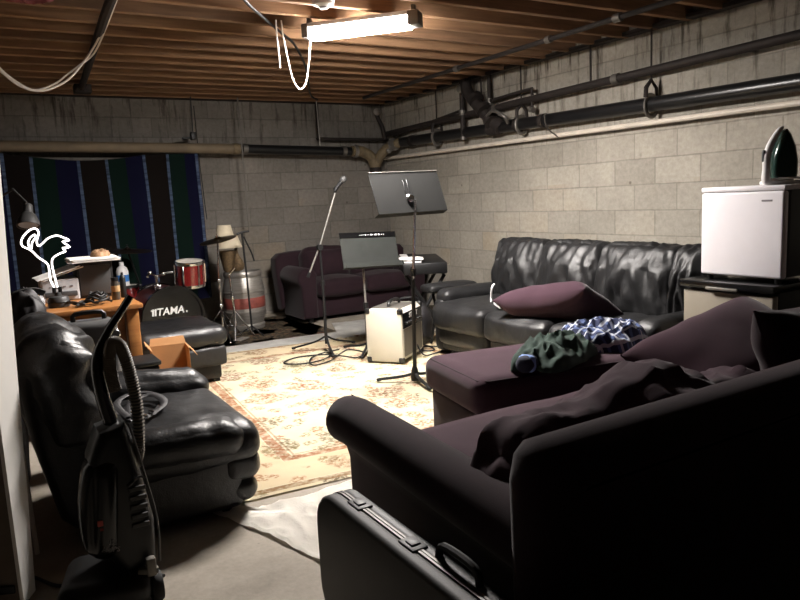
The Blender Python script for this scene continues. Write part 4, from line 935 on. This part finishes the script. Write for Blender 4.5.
md = thing('microphone_stand', 'thin black microphone stand in front of the steel keg', 'stand', (2.12, 6.42, 0))
bm = B(); tube(bm, [(2.12,6.42,.02),(2.11,6.43,.60),(2.10,6.44,1.0)], .010, 8); obj('pole', bm, 'matte', md)
bm = B(); tube(bm, [(2.05,6.44,.985),(2.10,6.44,1.0),(2.17,6.44,1.005)], .010, 8); tube(bm, [(2.11,6.43,.96),(2.18,6.44,.80),(2.2,6.44,.72)], .008, 8); obj('boom', bm, 'matte', md)
for i in range(3):
    a = 2*PI*i/3+.9; bm = B(); tube(bm, [(2.12,6.42,.10),(2.12+.16*math.cos(a),6.42+.16*math.sin(a),.024)], .007, 8); obj('leg', bm, 'matte', md)
# keg and lamp
kg = thing('beer_keg', 'steel beer keg with a red band by the back wall', 'keg', (2.20, 6.83, 0))
bm = B(); lathe(bm, [(.17,.0),(.185,.01),(.19,.05),(.178,.065),(.186,.10),(.203,.16),(.207,.19),(.203,.22),(.203,.37),(.207,.40),(.203,.43),(.188,.50),(.178,.53),(.188,.545),(.188,.575),(.178,.59),(.172,.585),(.17,.55),(.10,.54),(0,.54)], 44, T(2.20, 6.83, .012)); obj('barrel', bm, 'steel', kg)
bm = B(); lathe(bm, [(.2035,.225),(.2055,.23),(.2055,.325),(.2035,.33)], 44, T(2.20, 6.83, .012)); obj('band', bm, 'kegred', kg)
for z in (.20, .40):
    bm = B(); lathe(bm, [(.204,-.012),(.211,-.006),(.211,.006),(.204,.012)], 44, T(2.20, 6.83, z)); obj('rib', bm, 'steel', kg)
bm = B(); lathe(bm, [(.04,.0),(.04,.03),(.025,.035),(0,.035)], 16, T(2.20, 6.83, .552)); obj('valve', bm, 'steel', kg)
tl = thing('table_lamp', 'wicker table lamp with cream shade standing on the keg', 'lamp', (2.10, 6.86, .60))
bm = B(); lathe(bm, [(.045,0),(.065,.02),(.07,.06),(.055,.11),(.03,.15),(.018,.18),(.012,.30),(0,.30)], 20, T(2.16, 6.85, .603)); obj('base', bm, 'wicker', tl)
bm = B(); lathe(bm, [(.125,.0),(.085,.115),(.082,.115),(.121,.0)], 32, T(2.10, 6.86, .84)); obj('lamp_shade', bm, 'shade', tl)
bm = B(); lathe(bm, [(.09,.0),(.066,.11),(.063,.11),(.087,.0)], 32, T(2.06, 6.86, .955)); obj('lamp_shade', bm, 'shade', tl)
bm = B(); tube(bm, [(2.16,6.85,.88),(2.08,6.86,1.04)], .008, 8); obj('stem', bm, 'matte', tl)
wb = thing('wicker_basket', 'brown wicker basket bits hanging under the lamp shades', 'basket', (2.03, 6.86, .6))
bm = B(); lathe(bm, [(.03,0),(.05,.02),(.085,.20),(.09,.21),(.08,.20),(.045,.025),(0,.02)], 18, T(2.055, 6.80, .603)); props(obj('weave', bm, 'wicker', wb), None)

# ------------------------------------------------------------------ far plum loveseat
lv = thing('plum_loveseat', 'plum loveseat in the far back corner behind the music stands', 'loveseat', (3.5, 7.0, 0))
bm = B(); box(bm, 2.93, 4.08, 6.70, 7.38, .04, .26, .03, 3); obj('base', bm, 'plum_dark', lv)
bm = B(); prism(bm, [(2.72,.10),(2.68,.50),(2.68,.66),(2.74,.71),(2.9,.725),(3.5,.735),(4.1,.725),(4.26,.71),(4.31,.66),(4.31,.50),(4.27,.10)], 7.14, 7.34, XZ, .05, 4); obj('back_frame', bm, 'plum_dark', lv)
for s, x in ((1, 2.83), (-1, 4.17)):
    bm = B(); pr_ = [(-.075,.05),(.085,.05),(.09,.47)]+[(-.01+.11*math.cos(a), .47+.11*math.sin(a)) for a in [math.radians(q) for q in range(15, 226, 15)]]
    prism(bm, [(x+s*px, pz) for px, pz in pr_], 6.62, 7.20, XZ, .03, 3); obj('arm', bm, 'plum_dark', lv, smooth=50)
for k in range(2):
    bm = B(); pad(bm, (.575, .56, .17), (3.22+.575*k, 6.88, .345), r=.06, puff=(0,0,.03), wr=.006, seed=k, seg=14); obj('seat_cushion', bm, 'plum_dark', lv)
    bm = B(); pad(bm, (.56, .22, .36), (3.22+.575*k, 7.08, .56), (-.2,0,0), .09, (0,.06,.03), .012, (5,5,5), k+7, 16); obj('back_cushion', bm, 'plum_dark', lv)
for x in (2.85, 4.15):
    for y in (6.7, 7.28):
        bm = B(); box(bm, x-.025, x+.025, y-.025, y+.025, 0, .05, .004); obj('foot', bm, 'black', lv)

# ------------------------------------------------------------------ music stands, mic stand, amp, keyboard, stool
def tripod(t, x, y, r, zc, a0, m, thick=.012, n=3):
    for i in range(n):
        a = a0+2*PI*i/n; ex, ey = x+r*math.cos(a), y+r*math.sin(a)
        bm = B(); tube(bm, [(x+.012*math.cos(a), y+.012*math.sin(a), zc), (x+r*.35*math.cos(a), y+r*.35*math.sin(a), zc*.55+.012), (ex, ey, .03)], thick, 8, 4, None, .8)
        lg = obj('leg', bm, m, t)
        bm = B(); pad(bm, (.032,.032,.02), (ex, ey, .0275), r=.009, seg=4); obj('rubber_foot', bm, 'rubber', lg)
ms = thing('music_stand', 'tall music stand with wide black desk in the room centre', 'music stand', (2.40, 3.93, 0))
mm = frame((2.375, 3.86, 1.29), (1, .02, .008), (0.04, .42, 1))
bm = B(); box(bm, -.262, .262, -.145, .135, -.002, .002, .0015, 1, mm); obj('desk_plate', bm, 'standblk', ms)
bm = B(); box(bm, -.262, .262, .133, .137, -.002, .006, .001, 1, mm); obj('top_lip', bm, 'steel', ms)
bm = B(); box(bm, -.262, .262, -.147, -.143, -.055, .002, .001, 1, mm); obj('shelf', bm, 'standblk', ms)
bm = B(); box(bm, -.028, -.012, -.04, .08, .002, .008, .002, 1, mm); box(bm, .0, .016, -.04, .08, .002, .008, .002, 1, mm); 
for x in (-.02, .008): lathe(bm, [(.007,.008),(.006,.012),(0,.012)], 10, mm @ T(x, .075, 0))
obj('back_bracket', bm, 'matte', ms)
bm = B(); lathe(bm, [(.030,.004),(.030,.012),(.02,.022),(0,.022)], 18, mm @ T(-.005,-.052,0)); obj('tilt_knob', bm, 'chrome', ms)
bm = B(); tube(bm, [(2.385,3.80,1.235),(2.395,3.88,.72)], .0095, 10); obj('upper_pole', bm, 'chrome', ms)
bm = B(); tube(bm, [(2.395,3.88,.80),(2.405,3.93,.06)], .014, 12); tube(bm, [(2.395,3.88,.79),(2.396,3.883,.74)], .02, 12); lathe(bm, [(.026,.022),(.03,.05),(.022,.10),(.014,.12)], 14, T(2.405,3.93,0)); obj('lower_pole', bm, 'matte', ms)
tripod(ms, 2.405, 3.93, .25, .07, math.radians(-100), 'matte', .013)
m2 = thing('music_stand', 'lower grey music stand in front of the plum loveseat', 'music stand', (2.58, 5.0, 0))
mm = frame((2.685, 5.0, .845), (1, -.02, -.035), (0, .28, 1))
bm = B(); box(bm, -.255, .255, -.145, .145, -.002, .002, .0015, 1, mm); obj('desk_plate', bm, 'standgrey', m2)
bm = B(); box(bm, -.255, .255, .10, .147, .0022, .005, .001, 1, mm); obj('top_band', bm, 'gloss', m2)
bm = B()
for i in range(14):
    x = -.08+.017*i+random.uniform(-.004, .004); w = random.choice((.004, .007, .009)); hgt = random.choice((.004, .008, .013))
    box(bm, x, x+w, .124-hgt/2, .124+hgt/2, .005, .0056, mtx=mm)
obj('worn_lettering', bm, 'white_ink', m2)
bm = B(); box(bm, -.26, .26, -.15, -.145, -.012, .06, .001, 1, mm); box(bm, -.26, .26, -.148, -.112, .052, .06, .001, 1, mm); obj('shelf', bm, 'standgrey', m2)
bm = B(); tube(bm, [(2.625,5.02,.72),(2.62,5.0,.36)], .009, 10); obj('upper_pole', bm, 'steel', m2)
bm = B(); tube(bm, [(2.62,5.0,.42),(2.615,4.99,.05)], .014, 10); tube(bm, [(2.62,5.0,.42),(2.62,5.0,.37)], .02, 10); obj('lower_pole', bm, 'matte', m2)
tripod(m2, 2.615, 4.99, .26, .08, math.radians(110), 'matte', .012)
mc = thing('microphone_stand', 'boom microphone stand holding a microphone, left of grey music stand', 'microphone stand', (2.37, 5.28, 0))
bm = B(); tube(bm, [(2.375,5.28,.07),(2.375,5.28,.58)], .013, 10); tube(bm, [(2.375,5.28,.56),(2.375,5.28,.60)], .02, 10); obj('lower_pole', bm, 'matte', mc)
bm = B(); tube(bm, [(2.375,5.28,.60),(2.37,5.28,.86)], .009, 10); obj('upper_pole', bm, 'matte', mc)
bm = B(); tube(bm, [(2.255,5.30,.64),(2.375,5.28,.90),(2.53,5.26,1.32)], .0075, 10); obj('boom', bm, 'steel', mc)
bm = B(); lathe(bm, [(0,-.02),(.024,-.02),(.024,.02),(0,.02)], 14, frame((2.365,5.275,.88),(.4,0,.9),(-.9,0,.4))); tube(bm, [(2.255,5.30,.64),(2.272,5.297,.68)], .013, 10); obj('clutch', bm, 'matte', mc)
bm = B(); tube(bm, [(2.53,5.26,1.32),(2.525,5.255,1.35),(2.54,5.25,1.365)], .013, 8); tube(bm, [(2.522,5.252,1.33),(2.55,5.245,1.37),(2.59,5.235,1.415)], [.013,.016,.02], 12); obj('microphone', bm, 'matte', mc)
bm = B(); lathe(bm, [(.02,-.01),(.027,.0),(.027,.02),(.018,.04),(0,.047)], 16, T(2.588,5.236,1.412) @ R3(.2,.72,0)); obj('grille', bm, 'dkgrey', mc)
tripod(mc, 2.375, 5.28, .30, .13, math.radians(-105), 'matte', .010)
ap = thing('guitar_amplifier', 'cream combo amplifier with black control panel and top handle', 'amplifier', (2.67, 4.72, 0))
A0, A1, A2 = V((2.43, 4.655, 0)), V((2.605, 4.415, 0)), V((2.91, 4.71, 0))
ex = (A1-A0).normalized(); W = (A1-A0).length; ey = (A2-A1); ey = (ey-ex*ey.dot(ex)); D = ey.length; ey.normalize()
mm = frame(A0+V((0,0,.0)), ex, ey)     # x: along side panel, y: depth along front, z up ; front is +x face
H0 = .425
def octo(x0, x1, z0, z1, c): return [(x0+c,z0),(x1-c,z0),(x1,z0+c),(x1,z1-c),(x1-c,z1),(x0+c,z1),(x0,z1-c),(x0,z0+c)]
bm = B(); prism(bm, octo(0, W, .022, H0, .03), .0, D, mm @ XZ, .006, 2); obj('cabinet', bm, 'amp', ap)
bm = B(); box(bm, W-.004, W+.004, .03, D-.03, .06, .27, .003, 1, mm); obj('speaker_grille', bm, 'grille', ap)
bm = B(); box(bm, W-.004, W+.006, .02, D-.02, .275, .395, .003, 1, mm); cp = obj('control_panel', bm, 'gloss', ap)
for i in range(7):
    bm = B(); lathe(bm, [(.010,0),(.009,.014),(0,.014)], 12, mm @ frame((W+.006, .07+.045*i, .315), (0,1,0), (0,0,1))); obj('knob', bm, 'black', cp)
text('lettering', 'STREET', .052, mm @ frame((W+.0065, D/2+.01, .362), (0,1,0), (0,0,1)), 'white_ink', ap, 0, .001)
for y in (.0, D):
    for x in (.0, W):
        for z in (.022, H0):
            bm = B(); pad(bm, (.044,.036,.044), (x+(.016 if x == 0 else -.016), y+(.012 if y == 0 else -.012), z+(.016 if z < .1 else -.016)), r=.012, seg=4, mtx=mm); obj('corner_guard', bm, 'black', ap)
bm = B(); tube(bm, [(W*.5,.10,H0-.002),(W*.5,.12,H0+.035),(W*.5,D*.5,H0+.05),(W*.5,D-.12,H0+.035),(W*.5,D-.10,H0-.002)], .012, 8, 5, mm); obj('handle', bm, 'black', ap)
bm = B(); box(bm, .03, W-.03, .05, D-.05, H0, H0+.006, .002, 1, mm); obj('top_panel', bm, 'greymetal', ap)
for x in (.04, W-.04):
    for y in (.05, D-.05):
        bm = B(); lathe(bm, [(.014,0),(.016,.022),(0,.022)], 10, mm @ T(x, y, .0135)); obj('foot', bm, 'rubber', ap)
kb = thing('digital_keyboard', 'black digital keyboard on an X stand behind the amplifier', 'keyboard', (3.45, 5.45, 0))
kx = V((.47, .88, 0)).normalized(); mm = frame((3.42, 4.97, .585), kx, (-kx.y, kx.x, 0))
bm = B(); box(bm, 0, .95, 0, .385, 0, .10, .012, 2, mm); obj('body', bm, 'black', kb)
bm = B(); box(bm, .04, .91, .22, .37, .1005, .112, .002, 1, mm); obj('white_keys', bm, 'white', kb)
bm = B()
for i in range(24):
    if i % 7 in (2, 6): continue
    box(bm, .062+.033*i, .078+.033*i, .22, .305, .1125, .122, .001, 1, mm)
obj('black_keys', bm, 'gloss', kb)
ksd = thing('keyboard_stand', 'black X-shaped stand holding up the digital keyboard', 'stand', (3.45, 5.45, 0))
for s in (.12, .70):
    for q in (0, 1):
        off = .03*q
        a0_ = (s+off, .0 if q else .30, -.012); a1_ = (s+off, .30 if q else .0, -.565)
        p0 = mm @ V((s-.04+off, .36 if q else .02, -.016)); p1 = mm @ V((s-.04+off, .02 if q else .36, -.566))
        bm = B(); tube(bm, [p0, p1], .016, 8, 0, None); obj('leg', bm, 'matte', ksd)
for yy in (.0, .30):
    p0, p1 = mm @ V((.06, .03+yy*1.1, -.013)), mm @ V((.82, .03+yy*1.1, -.013)); bm = B(); tube(bm, [p0, p1], .012, 8); obj('rail', bm, 'matte', ksd)
for yy in (.01, .37):
    p0, p1 = mm @ V((.04, yy, -.565)), mm @ V((.82, yy, -.565)); bm = B(); tube(bm, [p0, p1], .015, 8); obj('floor_bar', bm, 'matte', ksd)
bm = B()
for i in range(3): box(bm, 0, .26, 0, .20, .124+.003*i, .1265+.003*i, mtx=mm @ T(.05+.01*i, .20, 0) @ R3(0, 0, .08*i-.05))
props(obj('sheet_music', bm, 'paper'), 'white sheet music lying on the digital keyboard', 'papers')
gb = thing('gear_bag', 'soft black gear bag on the floor under the digital keyboard', 'bag', (3.05, 5.04, 0))
bm = B(); pad(bm, (.36, .24, .34), (3.05, 5.04, .175), (0, 0, -.45), .10, (.01,.02,.03), .016, (6,6,5), 91, 18); obj('body', bm, 'hair', gb)
bm = B(); tube(bm, [(2.96,5.08,.335),(2.99,5.07,.40),(3.11,5.01,.40),(3.14,5.0,.335)], .012, 8, 5); obj('handle', bm, 'black', gb)
so = thing('keyboard_bench', 'small black padded bench with X legs beside the leather sofa', 'stool', (3.31, 4.80, 0))
bm = B(); pad(bm, (.46, .20, .065), (3.31, 4.80, .495), (0, 0, -.05), .028, (0,0,.008), .002, seg=12); obj('seat', bm, 'leather', so)
for s in (-.13, .13):
    for q in (-1, 1):
        bm = B(); mq = T(3.31,4.80,0) @ R3(0,0,-.05); tube(bm, [mq @ V((s+.012*q, .08*q, .47)), mq @ V((s+.012*q, -.09*q, .016))], .012, 8); obj('leg', bm, 'matte', so)
cable('microphone_cable', 'thin black microphone cable coiled on rug under the boom stand', [(2.375,5.25,.03),(2.30,5.05,.022),(2.15,4.93,.022),(1.98,4.93,.022),(1.90,5.05,.022),(2.05,5.16,.022),(2.25,5.1,.024),(2.36,4.95,.022),(2.42,4.82,.022),(2.55,4.95,.022),(2.50,5.12,.024),(2.35,5.0,.026),(2.2,4.86,.022),(2.05,4.82,.022),(2.10,5.0,.026),(2.25,5.15,.022),(2.45,5.2,.022)], .006, 'blackwire')
cable('amplifier_cable', 'black cable trailing from the amplifier towards the leather sofa', [(2.83,4.62,.16),(2.86,4.54,.03),(2.95,4.52,.022),(3.10,4.60,.022),(3.13,4.72,.02),(3.02,4.80,.022),(2.92,4.70,.022),(3.02,4.62,.024),(3.10,4.85,.012),(3.05,5.1,.012)], .006, 'blackwire')

# ------------------------------------------------------------------ light, camera, view
w = bpy.data.worlds.new('world'); SC.world = w; w.use_nodes = True
w.node_tree.nodes['Background'].inputs[0].default_value = (.75, .8, 1, 1); w.node_tree.nodes['Background'].inputs[1].default_value = .0
cam = bpy.data.cameras.new('camera'); co = bpy.data.objects.new('camera', cam); C.objects.link(co)
Rm = Matrix(((.8570944, .11445376, -.5022843), (-.51298611, .10015443, -.85253407), (-.04726973, .98836705, .14455499))).to_4x4()
co.matrix_world = T(0, 0, 1.25) @ Rm
cam.sensor_width = 36; cam.lens = 698/800*36; cam.clip_start = .02
SC.camera = co
SC.view_settings.view_transform = 'Standard'; SC.view_settings.look = 'None'; SC.view_settings.gamma = 1; SC.view_settings.use_curve_mapping = False
SC.view_settings.exposure = 0.0
